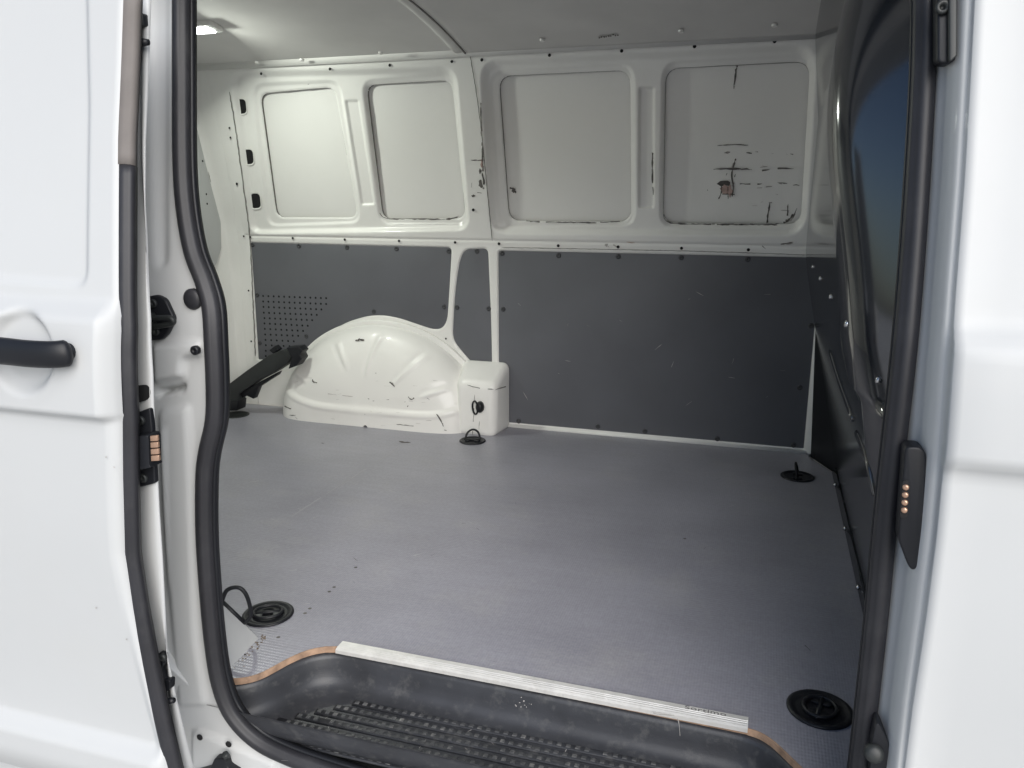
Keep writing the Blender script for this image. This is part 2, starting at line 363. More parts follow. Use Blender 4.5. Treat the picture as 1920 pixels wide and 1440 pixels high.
# outer skin seen through each window opening
for k, pol in (('pan1', pan1), ('pan2', pan2), ('pan3', pan3), ('pan4', pan4)):
    lo = pol.min(0)-.02; hi = pol.max(0)+.02; hi[0] = min(hi[0], .17)
    gx = np.linspace(lo[0], hi[0], 24); gz = np.linspace(lo[1], hi[1], 24); GX, GZ = np.meshgrid(gx, gz)
    GY = W(GZ)+.044+.004*np.sin((GX-lo[0])/(hi[0]-lo[0])*3.1)*np.sin((GZ-lo[1])/(hi[1]-lo[1])*3.1)
    mkgrid('window_blank', np.stack([GX, GY, GZ], -1), None, 'skin', wall)
    V = []; n = len(pol)
    for dy in (.034, .0432): V += [(p[0], W(p[1])+dy, p[1]) for p in pol]
    mk('opening_edge', V, [[i, (i+1) % n, n+(i+1) % n, n+i] for i in range(n)], 'seam', wall)
# lining boards
def board(pol, name, label, ins=.003):
    c = pol.mean(0); P = [(p[0], W(p[1])+.003, p[1]) for p in pol]
    return plate(name, P, (0, .006, 0), 'lining', van, .0015, 2, label)
lnA = board(pA, 'lining_board', 'grey lining board with a vent grid, cut round the wheel arch')
lnB = board(pB, 'lining_board', 'narrow grey lining board beside the pillar')
lnC = board(pC, 'lining_board', 'long plain grey lining board next to the bulkhead')
def screws(lst, par, conv=None):
    proto = None
    for p in lst:
        q = onW([conv(*p) if conv else p])[0]; q[1] += .003
        if proto is None:
            proto = lathe('screw', q, (0, -1, 0), [(.0095, -.001), (.0095, .0012), (.0070, .0030), (.0035, .0032), (.003, .0016)], 'screw', par, 12); at = q
        else: dup(proto, 'screw', q-at, par)
screws([(228, 122), (500, 130), (783, 137), (1073, 146), (1380, 160), (1353, 487), (940, 515), (255, 418), (270, 700), (543, 660)], lnA, z5)
screws([(1546, 160), (1428, 490), (1615, 498), (1590, 840)], lnB, z5)
screws([(941, 475), (1047, 479), (1159, 481), (1277, 483), (1402, 486), (1521, 611), (1500, 727), (943, 580), (945, 690), (972, 790), (1121, 800), (1209, 809), (1345, 823), (1488, 835)], lnC)
m2 = Many()
gL = lambda Q: Q[:, 1]-(W(Q[:, 2])+.0028)
for i in range(20):
    x, y = 960+rng.random()*520, 510+rng.random()*280; L = 3+rng.random()*16; an = rng.normal()*.7
    m2.scratch([(x, y), (x+L*math.cos(an), y+L*math.sin(an))], .6+rng.random()*.5, gL, .25, .0003)
for p in [(1060, 676, 10), (1284, 706, 8), (1100, 610, 6), (1366, 707, 12), (1210, 560, 7)]: m2.scratch([(p[0], p[1]), (p[0]+p[2], p[1]+2)], 1.3, gL, .1, .0003)
m2.build('board_scratch', 'scuff2', lnC)
# ventilation grid
mm = Many()
rows = [(423, 436, 290, 660, 13), (455, 470, 290, 660, 13), (487, 502, 292, 632, 12), (521, 534, 294, 605, 11), (553, 565, 298, 578, 10), (584, 598, 298, 552, 9), (616, 628, 300, 525, 8), (649, 657, 302, 496, 7), (681, 689, 304, 470, 6), (712, 718, 306, 445, 5), (745, 750, 306, 420, 4), (776, 779, 306, 390, 3)]
for y0, y1, x0, x1, nx in rows:
    for i in range(nx):
        t = i/(nx-1); q = onW([z5(x0+(x1-x0)*t, y0+(y1-y0)*t)])[0]; q[1] += .0026; mm.disc(q, .0044, h=.0002, n=10)
mm.build('vent_hole', 'dark', lnA)
# small fixing holes in the white sheet
mm = Many()
for p in [(424, 256), (846, 227), (1213, 204), (1594, 181), (1778, 172), (618, 1265), (937, 1274), (1270, 1282), (1614, 1291), (357, 1258), (275, 932)]:
    q = onW([z4(*p)])[0]; mm.disc(q+(CAM-q)*.0012, .0052, h=.0004)
for p in [(119, 198), (467, 174), (838, 152), (1213, 129), (1625, 103), (207, 1144), (512, 1154), (820, 1160), (1146, 1167), (1490, 1175), (75, 970)]:
    q = onW([z6(*p)])[0]; mm.disc(q+(CAM-q)*.0012, .0056, h=.0004)
for p in [(836, 635), (373, 236+4), (380, 303), (386, 365), (388, 382)]:
    q = onW([p])[0] if p[0] > 500 else None
    if q is not None: mm.disc(q+(CAM-q)*.0012, .004, h=.0004)
mm.build('fixing_hole', 'dark', wall)
# three keyhole slots in the rear pillar face
for (px, py) in [(447, 199), (460.5, 294), (474, 377)]:
    a = [(px-9.5, py-14), (px+8, py-14), (px+10.5, py+13), (px-7, py+14)]
    P = rpoly(onW(a), .017, 6); P[:, 1] += .018
    o = plate('slot', P, (0, .01, 0), 'dark', wall)
    P2 = rpoly(onW([(px-11.5, py-16), (px+10, py-16), (px+12.5, py+15), (px-9, py+16)]), .019, 6); P2[:, 1] += .0155
    n = len(P); V = list(P+np.array([0, -.0008, 0]))+list(P2); mk('slot_rim', V, [[i, (i+1) % n, n+(i+1) % n, n+i] for i in range(n)], 'inner', wall)
# sealant seams
mm = Many()
mm.scratch([(880, 95), (893, 172), (903, 250), (913, 350), (923, 452)], 1.5, gW, br=0, jit=.2, lift=.0009)
mm.scratch([(430, 172), (440, 230), (455, 340), (468, 440), (474, 560), (479, 668)], 2.2, gW, br=0, jit=.2, lift=.0009)
mm.scratch([(1512, 478), (1300, 471), (1100, 467), (940, 464)], 1.2, gW, br=0, jit=.2, lift=.0012)
mm.build('sealant_seam', 'seam', wall)
# white trim at the foot of the wall
sweep('floor_edge_trim', [(c1[0]-.01, YW-.002, .004), (LCx+.01, YW-.002, .004)], (0, -1, .6), circ(.008, 8), 'inner', wall)

# scuffs on the wall
gP = lambda Q: Q[:, 1]-(W(Q[:, 2])+.0432)
mm = Many(); m2 = Many(); m3 = Many()
s6 = lambda pts, wd, g=gP, br=.15, mmm=None: ((mmm or mm).scratch([z6(*p) for p in pts], wd*1.15, g, br), m2.scratch([z6(p[0]+rng.normal()*3, p[1]+rng.normal()*3) for p in pts], wd*1.5, g, .55, .0004))
s6([(1425, 205), (1432, 230), (1424, 262), (1416, 345)], 2.2)
s6([(1310, 760), (1400, 758), (1500, 761)], 2.6, br=.03); s6([(1500, 760), (1560, 766), (1640, 757), (1725, 757)], 1.6)
s6([(1330, 640), (1400, 634), (1490, 637)], 1.3); s6([(1560, 643), (1600, 642)], 2); s6([(1480, 678), (1508, 677)], 3.4, br=0); s6([(1365, 676), (1395, 674)], 2)
s6([(1425, 705), (1415, 740), (1405, 790), (1412, 850), (1405, 912)], 2); s6([(1378, 780), (1377, 792)], 3, br=0); s6([(1422, 785), (1420, 800)], 3, br=0)
s6([(1400, 832), (1500, 838), (1560, 836)], 1.6, br=.3); s6([(1640, 830), (1690, 834)], 1.6); s6([(1720, 842), (1752, 842)], 2.6, br=0); s6([(1705, 683), (1752, 685)], 2); s6([(1340, 888), (1420, 890)], 2.2)
s6([(1350, 840), (1352, 880), (1335, 915)], 2); s6([(1384, 850), (1386, 912)], 1.6); s6([(1600, 930), (1592, 985), (1585, 1040)], 2); s6([(1695, 940), (1690, 1000), (1682, 1030)], 1.8)
s6([(1720, 990), (1700, 1020), (1660, 1040), (1620, 1046)], 2.4); s6([(1740, 960), (1720, 1010)], 1.4)
mm.blob(*z6(1362, 834), 13, 6, gP); mm.blob(*z6(1280, 868), 1, 1, gP)
mm.blob(*z6(282, 868), 4, 5, gP); mm.blob(*z6(268, 858), 3, 2.4, gP); mm.blob(*z6(292, 878), 2.2, 3, gP)
for i in range(14):
    x, y = 1500+rng.random()*240, 640+rng.random()*340; s6([(x, y), (x+8+rng.random()*40, y+rng.random()*5-2)], 1.1, br=.2, mmm=m2)
m3.blob(*z6(1366, 868), 9, 10, gP); m3.blob(*z6(1395, 875), 6, 12, gP)
# pillar scrape and bottom-right lip scrapes
mm.blob(*z6(113, 838), 5, 9, gW); mm.blob(*z6(110, 770), 3, 5, gW); mm.blob(*z6(76, 898), 4, 3, gW)
s6([(68, 830), (66, 855)], 2, gW); s6([(95, 880), (118, 884)], 1.5, gW); s6([(112, 380), (116, 520), (122, 640), (124, 800)], 1.6, gW, .25); s6([(62, 714), (135, 714)], 1.2, gW); s6([(122, 780), (130, 830), (128, 860)], 2.4, gW, .1)
m3.scratch([z6(118, 640), z6(122, 780)], 4, gW, .3)
gR = lambda Q: Q[:, 1]-(W(Q[:, 2])+.013)
s6([(1760, 1068), (1720, 1085), (1685, 1095)], 3.2, gR, .15); s6([(1752, 1078), (1700, 1096)], 1.5, gR); s6([(1660, 1110), (1655, 1125)], 2, gR); s6([(1560, 1155), (1580, 1170)], 2.4, gW, 0); s6([(1640, 1150), (1720, 1135)], 1.4, gW); s6([(1000, 640), (996, 760), (997, 890)], 2, gR, .35)
s6([(320, 1027), (480, 1032), (700, 1034), (830, 1030)], 1.6, gR, .08); s6([(1052, 990), (1090, 1036), (1300, 1044), (1640, 1046)], 1.8, gR, .05)
mm.scratch([z4(1150, 1110), z4(1200, 1145), z4(1400, 1147), z4(1560, 1148), z4(1640, 1130)], 1.8, gR, .05); mm.scratch([z4(1560, 1149), z4(1630, 1138)], 3.2, gR, .1); mm.scratch([z4(710, 320), z4(720, 321)], 2.6, gR, 0)
m2.scratch([z6(745, 1093), z6(820, 1093)], 2, gR, .2); m3.scratch([z6(862, 1136), z6(905, 1139)], 1.8, gW, 0)
s6([(757, 1150), (775, 1160)], 4, gW, 0, m2); s6([(795, 1150), (812, 1160)], 4, gW, 0, m2)
mm.build('scuff_mark', 'scuff', wall); m2.build('faint_scuff', 'scuff2', wall); m3.build('reddish_scrape', 'rust', wall)

# ================================================================== rear pillar and tailgate
XT = -2.12
bordW = [(378, 108), (392, 150), (401, 190), (414, 265), (427, 340), (438, 420), (447, 500), (454, 590), (461, 690), (464, 760)]
seamW = [(428, 118), (429, 150), (435, 195), (446, 265), (455, 340), (464, 420), (471, 500), (475, 590), (480, 690), (482, 760)]
bw = onW(bordW); sw = onW(seamW)
V = np.stack([bw+(np.array([0, .004, 0])), .5*(bw+sw)+np.array([0, .002, 0]), sw+np.array([0, .009, 0])], 0)
V = np.stack([smooth_path(v, 5) for v in V], 0)
mkgrid('rear_pillar', V, None, 'inner', van, flip=True)
edge = [(366, 108), (372, 150), (384, 200), (394, 265), (402, 340), (410, 420), (411, 465), (402, 494), (388, 512), (372, 524)]
ep = np.array([hit(x, y, lambda Q: XT-Q[:, 0]) if False else (CAM+ray(x, y)*((XT)/ray(x, y)[0])) for x, y in edge])
def lerp_z(P, z):
    o = np.argsort(P[:, 2]); return np.array([np.interp(z, P[o, 2], P[o, i]) for i in range(3)])
zl = np.linspace(-.02, 1.37, 60); rowsV = []
for z in zl:
    b0 = lerp_z(bw, min(max(z, bw[:, 2].min()), bw[:, 2].max())); b0[2] = z
    a0 = np.array([XT, min(b0[1]-.06, 2.60), z]); a1 = np.array([XT+.004, min(b0[1]-.05, 2.63), z])
    pts = rpoly([a0, np.array([XT, b0[1]-.005, z]), b0], .10, 10, closed=False); rowsV.append(np.vstack([np.array([[XT, 1.08, z]]), np.array([[XT, 2.2, z]]), pts+np.array([0, .003, 0]), b0[None]+np.array([[.03, .012, 0]])]))
TG = np.array(rowsV)
# window recess in the tailgate: push the surface back inside the traced outline
epoly = np.vstack([ep[:, [1, 2]], [[1.5, ep[-1][2]-.02]], [[1.5, 1.30]]])
mkgrid('tailgate', TG, None, 'inner', van, flip=False)
pw = np.vstack([ep, [[XT, 1.4, ep[-1][2]]], [[XT, 1.4, ep[0][2]]]])
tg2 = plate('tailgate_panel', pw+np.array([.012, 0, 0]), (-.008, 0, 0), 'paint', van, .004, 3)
mm = Many()
for p in [(371.5, 238), (380, 302), (387, 364), (388.5, 382)]:
    r = ray(*p); q = CAM+r*((XT+.0125)/r[0]); mm.disc(q, .0045, (1, 0, 0), .0004)
mm.build('fixing_hole', 'dark', tg2)
mm = Many(); gT = lambda Q: (XT+.0126)-Q[:, 0]
mm.scratch([(389, 285), (391, 320), (395, 342)], 1.3, gT, .2); mm.build('scuff_mark', 'scuff', tg2)
mm = Many()
for p in [(430, 240), (432, 258), (444, 345), (457, 443), (466, 545), (471, 640)]:
    q = hit(*p, gW); mm.disc(q+(CAM-q)*.002, .0042, h=.0004)
mm.build('fixing_hole', 'dark', wall)

# ================================================================== roof liner in two sheets
def roofz(y): return 1.425-.125*((np.asarray(y)-1.92)/.75)**2*.75
def roof(name, x0, x1, dz, label):
    gx = np.linspace(x0, x1, 40); gy = np.linspace(1.12, 2.662, 60); GX, GY = np.meshgrid(gx, gy)
    GZ = roofz(GY)+dz-.018*sm((GY-2.60)/.06)*0
    o = mkgrid(name, np.stack([GX, GY, GZ], -1), None, 'liner', van, label)
    s = o.modifiers.new('thick', 'SOLIDIFY'); s.thickness = .006; s.offset = 1; return o
rl = roof('roof_liner', -2.16, -.985, 0, 'rear sheet of grey roof liner with the lit lamp')
rl2 = roof('roof_liner', -.991, .20, -.008, 'front sheet of grey roof liner')
sweep('liner_seam', [(-.989, y, roofz(y)-.009) for y in np.linspace(1.2, 2.655, 30)], (0, 0, -1), [(-.0022, -.002), (.0022, -.002), (.0022, .002), (-.0022, .002)], 'seam', rl2)
sweep('liner_rib', [(-1.012, y, roofz(y)-.001) for y in np.linspace(1.2, 2.655, 30)], (0, 0, -1), [(.020*math.cos(t), .007*math.sin(t)) for t in np.linspace(0, 2*math.pi, 15)[:-1]], 'liner', rl)
sweep('roof_rail', [(x, 2.650, 1.335) for x in np.linspace(-2.1, .2, 3)], (0, -1, -.5), [(-.022, -.02), (.018, -.02), (.018, .004), (-.022, .004)], 'inner', van)
gRoof = lambda Q: Q[:, 2]-roofz(Q[:, 1])+.012
mm = Many()
for p in [(482, 116), (566, 111), (714, 98), (1017, 74), (1277, 57), (1452, 46)]:
    try:
        q = hit(*p, gRoof); mm.disc(q, .009, (0, -.2, -1), .006, 10)
    except ValueError: pass
mm.build('liner_clip', 'inner', van)
mm = Many()
for i in range(9): mm.blob(1124+i*4.3, 68-i*.5+rng.random()*3, 2.2, 1.6, gRoof)
mm.build('scuff_mark', 'scuff', rl2)
# dome lamp, lit
def roofpt(px, py, dz): return hit(px, py, lambda Q: Q[:, 2]-roofz(Q[:, 1])-dz)
lp = roofpt(372, 53, -.01)
lamp = None
LX, LY = lp[0]-.005, lp[1]; LZ = float(roofz(LY))
P = rpoly([(LX-.075, LY-.035, LZ-.004), (LX+.075, LY-.035, LZ-.004), (LX+.075, LY+.035, LZ-.014), (LX-.075, LY+.035, LZ-.014)], .012)
lamp = plate('dome_lamp', P+np.array([0, 0, -.006]), (0, 0, .016), 'inner', van, .003, 2, 'lit interior lamp in the roof liner')
P = rpoly([(LX-.062, LY-.025, LZ-.006), (LX+.055, LY-.025, LZ-.006), (LX+.055, LY+.025, LZ-.013), (LX-.062, LY+.025, LZ-.013)], .010)
plate('lamp_lens', P+np.array([0, 0, -.010]), (0, 0, .008), 'lens', lamp, .002)
al = bpy.data.lights.new('dome_lamp_light', 'AREA'); al.shape = 'RECTANGLE'; al.size = .11; al.size_y = .05; al.spread = R_(178); al.energy = 3.5; al.color = (.95, 1, .90)
ao = bpy.data.objects.new('dome_lamp_light', al); C.objects.link(ao); ao.location = (LX, LY, LZ+FZ-.03); ao.parent = lamp; ao.rotation_euler = (R_(-4), R_(-24), 0)

# ================================================================== floor
step_px = [(418, 1272), (452, 1272), (490, 1262), (545, 1233), (580, 1219), (610, 1213), (640, 1213)]
sL = onF(step_px); stripL0 = onF([(637, 1220)])[0]; stripR0 = onF([(1402, 1367)])[0]
sR = onF([(1402, 1366), (1425, 1374), (1450, 1390), (1480, 1418)])
sl = np.vstack([sL[:, :2], sR[:, :2]])
slp = smooth_path(sl[:6], 5).tolist()+[sl[6].tolist()]+smooth_path(sl[7:], 5).tolist()
lastdir = np.array(slp[-1])-np.array(slp[-4]); lastdir /= np.linalg.norm(lastdir)
slp.append((np.array(slp[-1])+lastdir*.12).tolist()); slp.append([slp[-1][0]+.015, 1.085]); slp = [[slp[0][0]-.02, 1.085]]+[p for p in slp if p[1] > 1.086]+[[slp[-1][0], 1.085]]
XS = -1.135                                       # joint between the two boards
jl = onF([(760, 836), (490, 1005)]); XS = float(jl[:, 0].mean())
fl1 = [(XT+.01, 1.085), (XS-.00005, 1.085), (XS-.00005, 2.83), (XT+.01, 2.83)]
front = [(XS+.00005, 1.085)]+[tuple(p) for p in slp]+[(.262, 1.085), (.268, 2.64), (.19, 2.80), (.19, 2.83), (XS+.00005, 2.83)]
print('board joint', XS, 'step from', slp[0], slp[-1])
fb1 = plate('floor_board', [(x, y, 0) for x, y in fl1], (0, 0, -.012), ['floor', 'ply'], van, label='rear grey coated floor board', edge_mat=True)
fb2 = plate('floor_board', [(x, y, 0) for x, y in front], (0, 0, -.012), ['floor', 'ply'], van, label='front grey coated floor board cut out round the step', edge_mat=True)
# floor pan beneath the boards, with the step cut away
box('floor_pan', (XT, 1.30, -.06), (.3, 2.9, -.014), 'inner', van, 0)
box('floor_pan', (XT, 1.06, -.06), (-.96, 1.2995, -.014), 'inner', van, 0)
# brown worn edge of the board
for ed in ([p for p in slp[1:-1] if p[0] <= stripL0[0]+.004], [p for p in slp[1:-1] if p[0] >= stripR0[0]-.004]):
    sweep('board_edge', [(x, y, -.0055) for x, y in ed], (0, 0, 1), [(-.002, -.0065), (.0012, -.0065), (.0012, .0060), (-.0010, .0062), (-.002, .0058)], 'ply', fb2).data.polygons.foreach_set('use_smooth', [False]*((len(ed)-1)*5+2))
# aluminium edge strip with lettering
a = np.array([stripL0[0]-.008, stripL0[1], 0]); b_ = np.array([stripR0[0], stripR0[1], 0])
ex = (b_-a)/np.linalg.norm(b_-a); ey = np.array([-ex[1], ex[0], 0])
# L profile: u across (towards the inside), v up
prof = [(-.003, -.0055), (-.003, .0018), (.0015, .0042), (.004, .0036), (.006, .0048), (.009, .0048), (.010, .0038), (.011, .0048), (.014, .0048), (.015, .0038), (.016, .0048), (.0265, .0048), (.030, .0022), (.030, .0004), (0, .0004), (0, -.0055)]
path = [a+(b_-a)*t for t in np.linspace(0, 1, 12)]
strip = sweep('edge_strip', path, (0, 0, 1), [(-u, v) for u, v in prof], 'alu', van, label='ribbed aluminium strip along the step edge')
strip.data.polygons.foreach_set('use_smooth', [False]*len(strip.data.polygons))
tcu = bpy.data.curves.new('lettering', 'FONT'); tcu.body = 'Sortimo'; tcu.size = .021; tcu.extrude = .0003; tcu.space_character = 1.05
tob = bpy.data.objects.new('lettering_tmp', tcu); C.objects.link(tob)
bpy.context.view_layer.update()
tme = bpy.data.meshes.new_from_object(tob.evaluated_get(bpy.context.evaluated_depsgraph_get())); bpy.data.objects.remove(tob)
tme.name = 'lettering'
tp = onF([(1283, 1331)])[0]; tp = a+ex*float((tp-a)@ex)+ey*.0166
bm = bmesh.new(); bm.from_mesh(tme)
for v in bm.verts:
    q = tp+ex*(v.co.x*1.0)+ey*(v.co.y*.62)+np.array([0, 0, .0052+v.co.z+FZ]); v.co = q
bm.to_mesh(tme); bm.free()
link('lettering', tme, 'embossed', strip, False)

# floor scuffs and screw holes
mm = Many(); m2 = Many()
for p in [(667, 1064), (626.5, 1101), (617.5, 1109.5), (581, 1141), (572, 1150), (522, 1195), (1284, 1010)]:
    q = onF([p])[0]; mm.disc(q+np.array([0, 0, .0003]), .0042, (0, 0, 1), .0003)
mm.scratch([(748, 828), (770, 830)], 2.2, gF, 0); mm.scratch([(603, 831), (608, 831)], 3, gF, 0); mm.scratch([(1408, 1288), (1416, 1292)], 1.6, gF, 0); mm.scratch([(406, 998), (412, 999)], 3, gF, 0)
mm.scratch([(1500, 1200), (1520, 1220), (1532, 1229)], 1.2, gF, .3)
for i in range(26):
    x, y = 450+rng.random()*1080, 870+rng.random()*380; L = 2+rng.random()*9; an = rng.normal()*.6
    try: mm.scratch([(x, y), (x+L*math.cos(an), y+L*math.sin(an))], .5+.6*rng.random(), gF, .1, .0003)
    except ValueError: pass
mm.build('floor_mark', 'scuff', fb2)
for i in range(46):
    x, y = 430+rng.random()*1150, 850+rng.random()*430; L = 5+rng.random()*28; an = rng.normal()*.5+.15
    try: m2.scratch([(x, y), (x+L*math.cos(an), y+L*math.sin(an))], .55, gF, .2, lift=.0003)
    except ValueError: pass
mj = Many(); mj.scratch([(752, 838), (640, 908), (560, 960), (500, 998)], 1.5, gF, .02, lift=.0003, jit=.4); mj.build('joint_line', 'joint', fb2)
m2.build('floor_scratch', 'scuff3', fb2)
# dirt gathered at the foot of the gusset and the strip
mm = Many()
for i in range(26):
    t = rng.random(); x, y = 490-60*t+rng.normal()*3, 1197+62*t+rng.normal()*3; mm.blob(x+3, y, 1.2+rng.random()*1.5, .8+rng.random(), gF, 7, .0004)
for i in range(8): mm.blob(487+rng.random()*12, 1188+rng.random()*10, 2, 1.6, gF, 7, .0004)
mm.build('grit', 'grit', fb2)

# ================================================================== step well
o = np.array(slp); o = o[1:-1]; c = np.array([-.37, 1.13])
# closed ring: cut-out line + front edge under the seal
front_y = 1.045
ring = [(o[0][0]-.01, front_y)]+[tuple(p) for p in o]+[(o[-1][0]+.02, front_y)]
ring = np.array(ring); 
fr = np.stack([np.linspace(ring[-1][0], ring[0][0], 14)[1:-1], np.full(12, front_y)], 1); ring = np.vstack([ring, fr])
def resmooth(P, n, it):
    Q = np.vstack([P, P[:1]]); L = np.concatenate([[0], np.cumsum(np.linalg.norm(np.diff(Q, axis=0), axis=1))]); t = np.linspace(0, L[-1], n+1)[:-1]
    R = np.stack([np.interp(t, L, Q[:, i]) for i in (0, 1)], 1)
    for _ in range(it): R = .25*np.roll(R, 1, 0)+.5*R+.25*np.roll(R, -1, 0)
    return R
ring = resmooth(ring, 240, 10)
def off_in(P, d):
    T = np.roll(P, -1, 0)-np.roll(P, 1, 0); T /= np.linalg.norm(T, axis=1)[:, None]+1e-12; Nn = np.stack([T[:, 1], -T[:, 0]], 1)
    q = P+Nn*d
    q[:, 1] = np.maximum(q[:, 1], front_y+.002); return q
prof = [(-.03, -.0128), (.000, -.0132), (.004, -.0150), (.007, -.022), (.010, -.040), (.014, -.055), (.020, -.066), (.030, -.073), (.045, -.077), (.07, -.078)]
V = []; nR = len(ring)
for d, z in prof: 
    q = off_in(ring, d); V += [(x, y, z) for x, y in q]
Fc = []
for k in range(len(prof)-1):
    for i in range(nR): j = (i+1) % nR; Fc.append([k*nR+i, k*nR+j, (k+1)*nR+j, (k+1)*nR+i])
Fc.append([(len(prof)-1)*nR+i for i in range(nR)])
step = mk('step_well', V, Fc, 'step', van, True, 'black plastic entry step with a worn ribbed tread')
bm = bmesh.new(); bm.from_mesh(step.data); bmesh.ops.triangulate(bm, faces=[f for f in bm.faces if len(f.verts) > 4]); bmesh.ops.recalc_face_normals(bm, faces=bm.faces[:]); bm.to_mesh(step.data); bm.free()
# ribs with small raised blocks
ribx0, ribx1 = [], []
tr = Many()
for r in range(7):
    y = 1.212-r*.0225; x0 = -.70-.028*r if r < 5 else -.80; x1 = .02+.012*r
    sweep('tread_rib', [(x0+(x1-x0)*t, y, -.0775) for t in np.linspace(0, 1, 6)], (0, 0, 1), [(-.0085, 0), (-.006, .0024), (-.003, .0030), (.003, .0030), (.006, .0024), (.0085, 0)], 'step', step)
    nb = int((x1-x0)/.0165)
    for i in range(nb):
        x = x0+.008+(x1-x0-.016)*i/(nb-1)
        if rng.random() < .04: continue
        tr.box((x+rng.normal()*.0003, y+rng.normal()*.0003, -.0748), (.0045, 0, 0), (0, .0042, 0), (0, 0, .0016+rng.random()*.0005))
tr.build('tread_block', 'tread', step)
mm = Many(); gS = lambda Q: -.0775-Q[:, 2]
gBack = lambda Q: Q[:, 1]-1.243
def gStep(Q): return np.maximum(-.0770-Q[:, 2], (Q[:, 1]-1.2405))
for i in range(70):
    x, y = 520+rng.random()*800, 1290+rng.random()*140; L = 3+rng.random()*16; an = rng.normal()*.9
    try: mm.scratch([(x, y), (x+L*math.cos(an), y+L*math.sin(an))], .5+.5*rng.random(), gS, .25, .0012)
    except ValueError: pass
for i in range(10): mm.blob(980+rng.normal()*9, 1317+rng.normal()*6, .6+1.3*rng.random(), .5+1.2*rng.random(), gBack, 7, .0015)
mm.scratch([(1262, 1340), (1272, 1352), (1275, 1380)], 1.3, gBack, .1, .002); mm.scratch([(1190, 1328), (1230, 1338), (1262, 1341)], 1.6, gBack, .3, .002)
mm.build('step_scratch', 'scuff2', step)

# ================================================================== wheel arch
XC, AX, BZ = -1.425, .435, .375
nr, nth = 70, 170
rho = 1-np.linspace(1, 0, nr)**1.0; rho = np.sin(np.linspace(.02, math.pi/2, nr))
th = np.linspace(-.12, math.pi+.12, nth); RR, TH = np.meshgrid(rho, th)
xx = XC+AX*RR*np.cos(TH); zz = BZ*RR*np.sin(TH)
P0 = .176
def arch_p(x, z):
    rr = np.sqrt(((x-XC)/AX)**2+(z/BZ)**2); ct = ((x-XC)/AX/np.maximum(rr, 1e-6))**2
    n_ = 2.3+5.5*ct**1.3
    p = P0*np.clip(1-rr**n_, 0, 1)**(1/1.9)
    bz = .072+.30*softpos(np.abs(x-(XC+.03))-.26, .05)
    k = np.clip((1-np.abs(x-XC)/(AX*.93))/.08, 0, 1)
    p = p-.010*sm((z-bz)/.02)*sm((1-rr)/.2)-.007*np.exp(-((z-bz-.006)/.0065)**2)*k+.003*np.exp(-((z-bz+.014)/.008)**2)*k
    return rr, p
_, pd = arch_p(xx, zz)
for tk, wd, r0, r1 in ((1.95, .026, .58, .93), (1.52, .026, .50, .95), (.98, .028, .50, .95), (2.55, .03, .7, .95), (.55, .026, .6, .9)):
    dth = TH-tk+.25*(RR-.8)*np.sign(1.6-tk)
    pd += .0055*np.exp(-(dth/wd)**2)*sm((RR-r0)/.10)*sm((r1-RR)/.06)-.003*np.exp(-((dth-.06)/wd)**2)*sm((RR-r0)/.10)*sm((r1-RR)/.06)
yy = YW+.004-np.maximum(pd, 0)
arch = mkgrid('wheel_arch', np.stack([xx, yy, zz], -1), None, 'inner', van, 'scuffed white wheel arch cover on the far side', flip=True)
# raised flange ring round the arch
ang = np.linspace(.30, math.pi-.05, 60)
fp = [(XC+(AX+.008)*math.cos(t), YW-.001, (BZ+.006)*math.sin(t)) for t in ang]
sweep('arch_flange', fp, (0, -1, 0), [(-.016, -.002), (.012, -.002), (.011, .008), (.008, .011), (-.010, .013), (-.014, .010)], 'inner', arch)
q = onW([(733, 629)])[0]; lathe('plug', q+np.array([0, -.010, 0]), (0, -1, 0), [(.007, -.002), (.007, .002), (.004, .003)], 'dark', arch, 10)
q = onW([(694, 624)])[0]; box('joint_plate', (q[0]-.002, q[1]-.0125, q[2]-.012), (q[0]+.022, q[1]-.004, q[2]+.012), 'inner', arch, .002)
# square housing in front of the arch
f0 = onF([(872, 821)])[0]; f1 = onF([(928, 818)])[0]; wl = onF([(958, 800)])[0]
yF = 2.692; zt = .232
bx0 = -1.06; bxf = f1[0]; bxw = wl[0]
V = [(bx0, yF, -.01), (bxf, yF, -.01), (bxw, YW+.01, -.01), (bx0, YW+.01, -.01), (bx0, yF+.012, zt-.035), (bxf+.006, yF+.012, zt-.035), (bxw, YW+.01, zt+.03), (bx0-.03, YW+.01, zt+.03)]
hs = mk('arch_housing', V, [[0, 1, 5, 4], [1, 2, 6, 5], [4, 5, 6, 7], [3, 0, 4, 7], [2, 3, 7, 6], [3, 2, 1, 0]], 'inner', van, False, 'square white housing joined to the wheel arch')
bevel(hs, .028, 6, 30)
gH = gY(yF+.0035)
mm = Many(); mm.scratch([(876, 722), (900, 728), (926, 730)], 1.3, gY(yF+.008), .05); mm.scratch([(928, 731), (954, 723)], 1.4, lambda Q: Q[:, 1]-(yF+.005+(Q[:, 0]-bxf)*4), .05); mm.scratch([(890, 740), (886, 816)], 1.0, gH, .1); mm.scratch([(900, 780), (897, 815)], .9, gH, .2)
mm.build('sealant_seam', 'seam', hs)
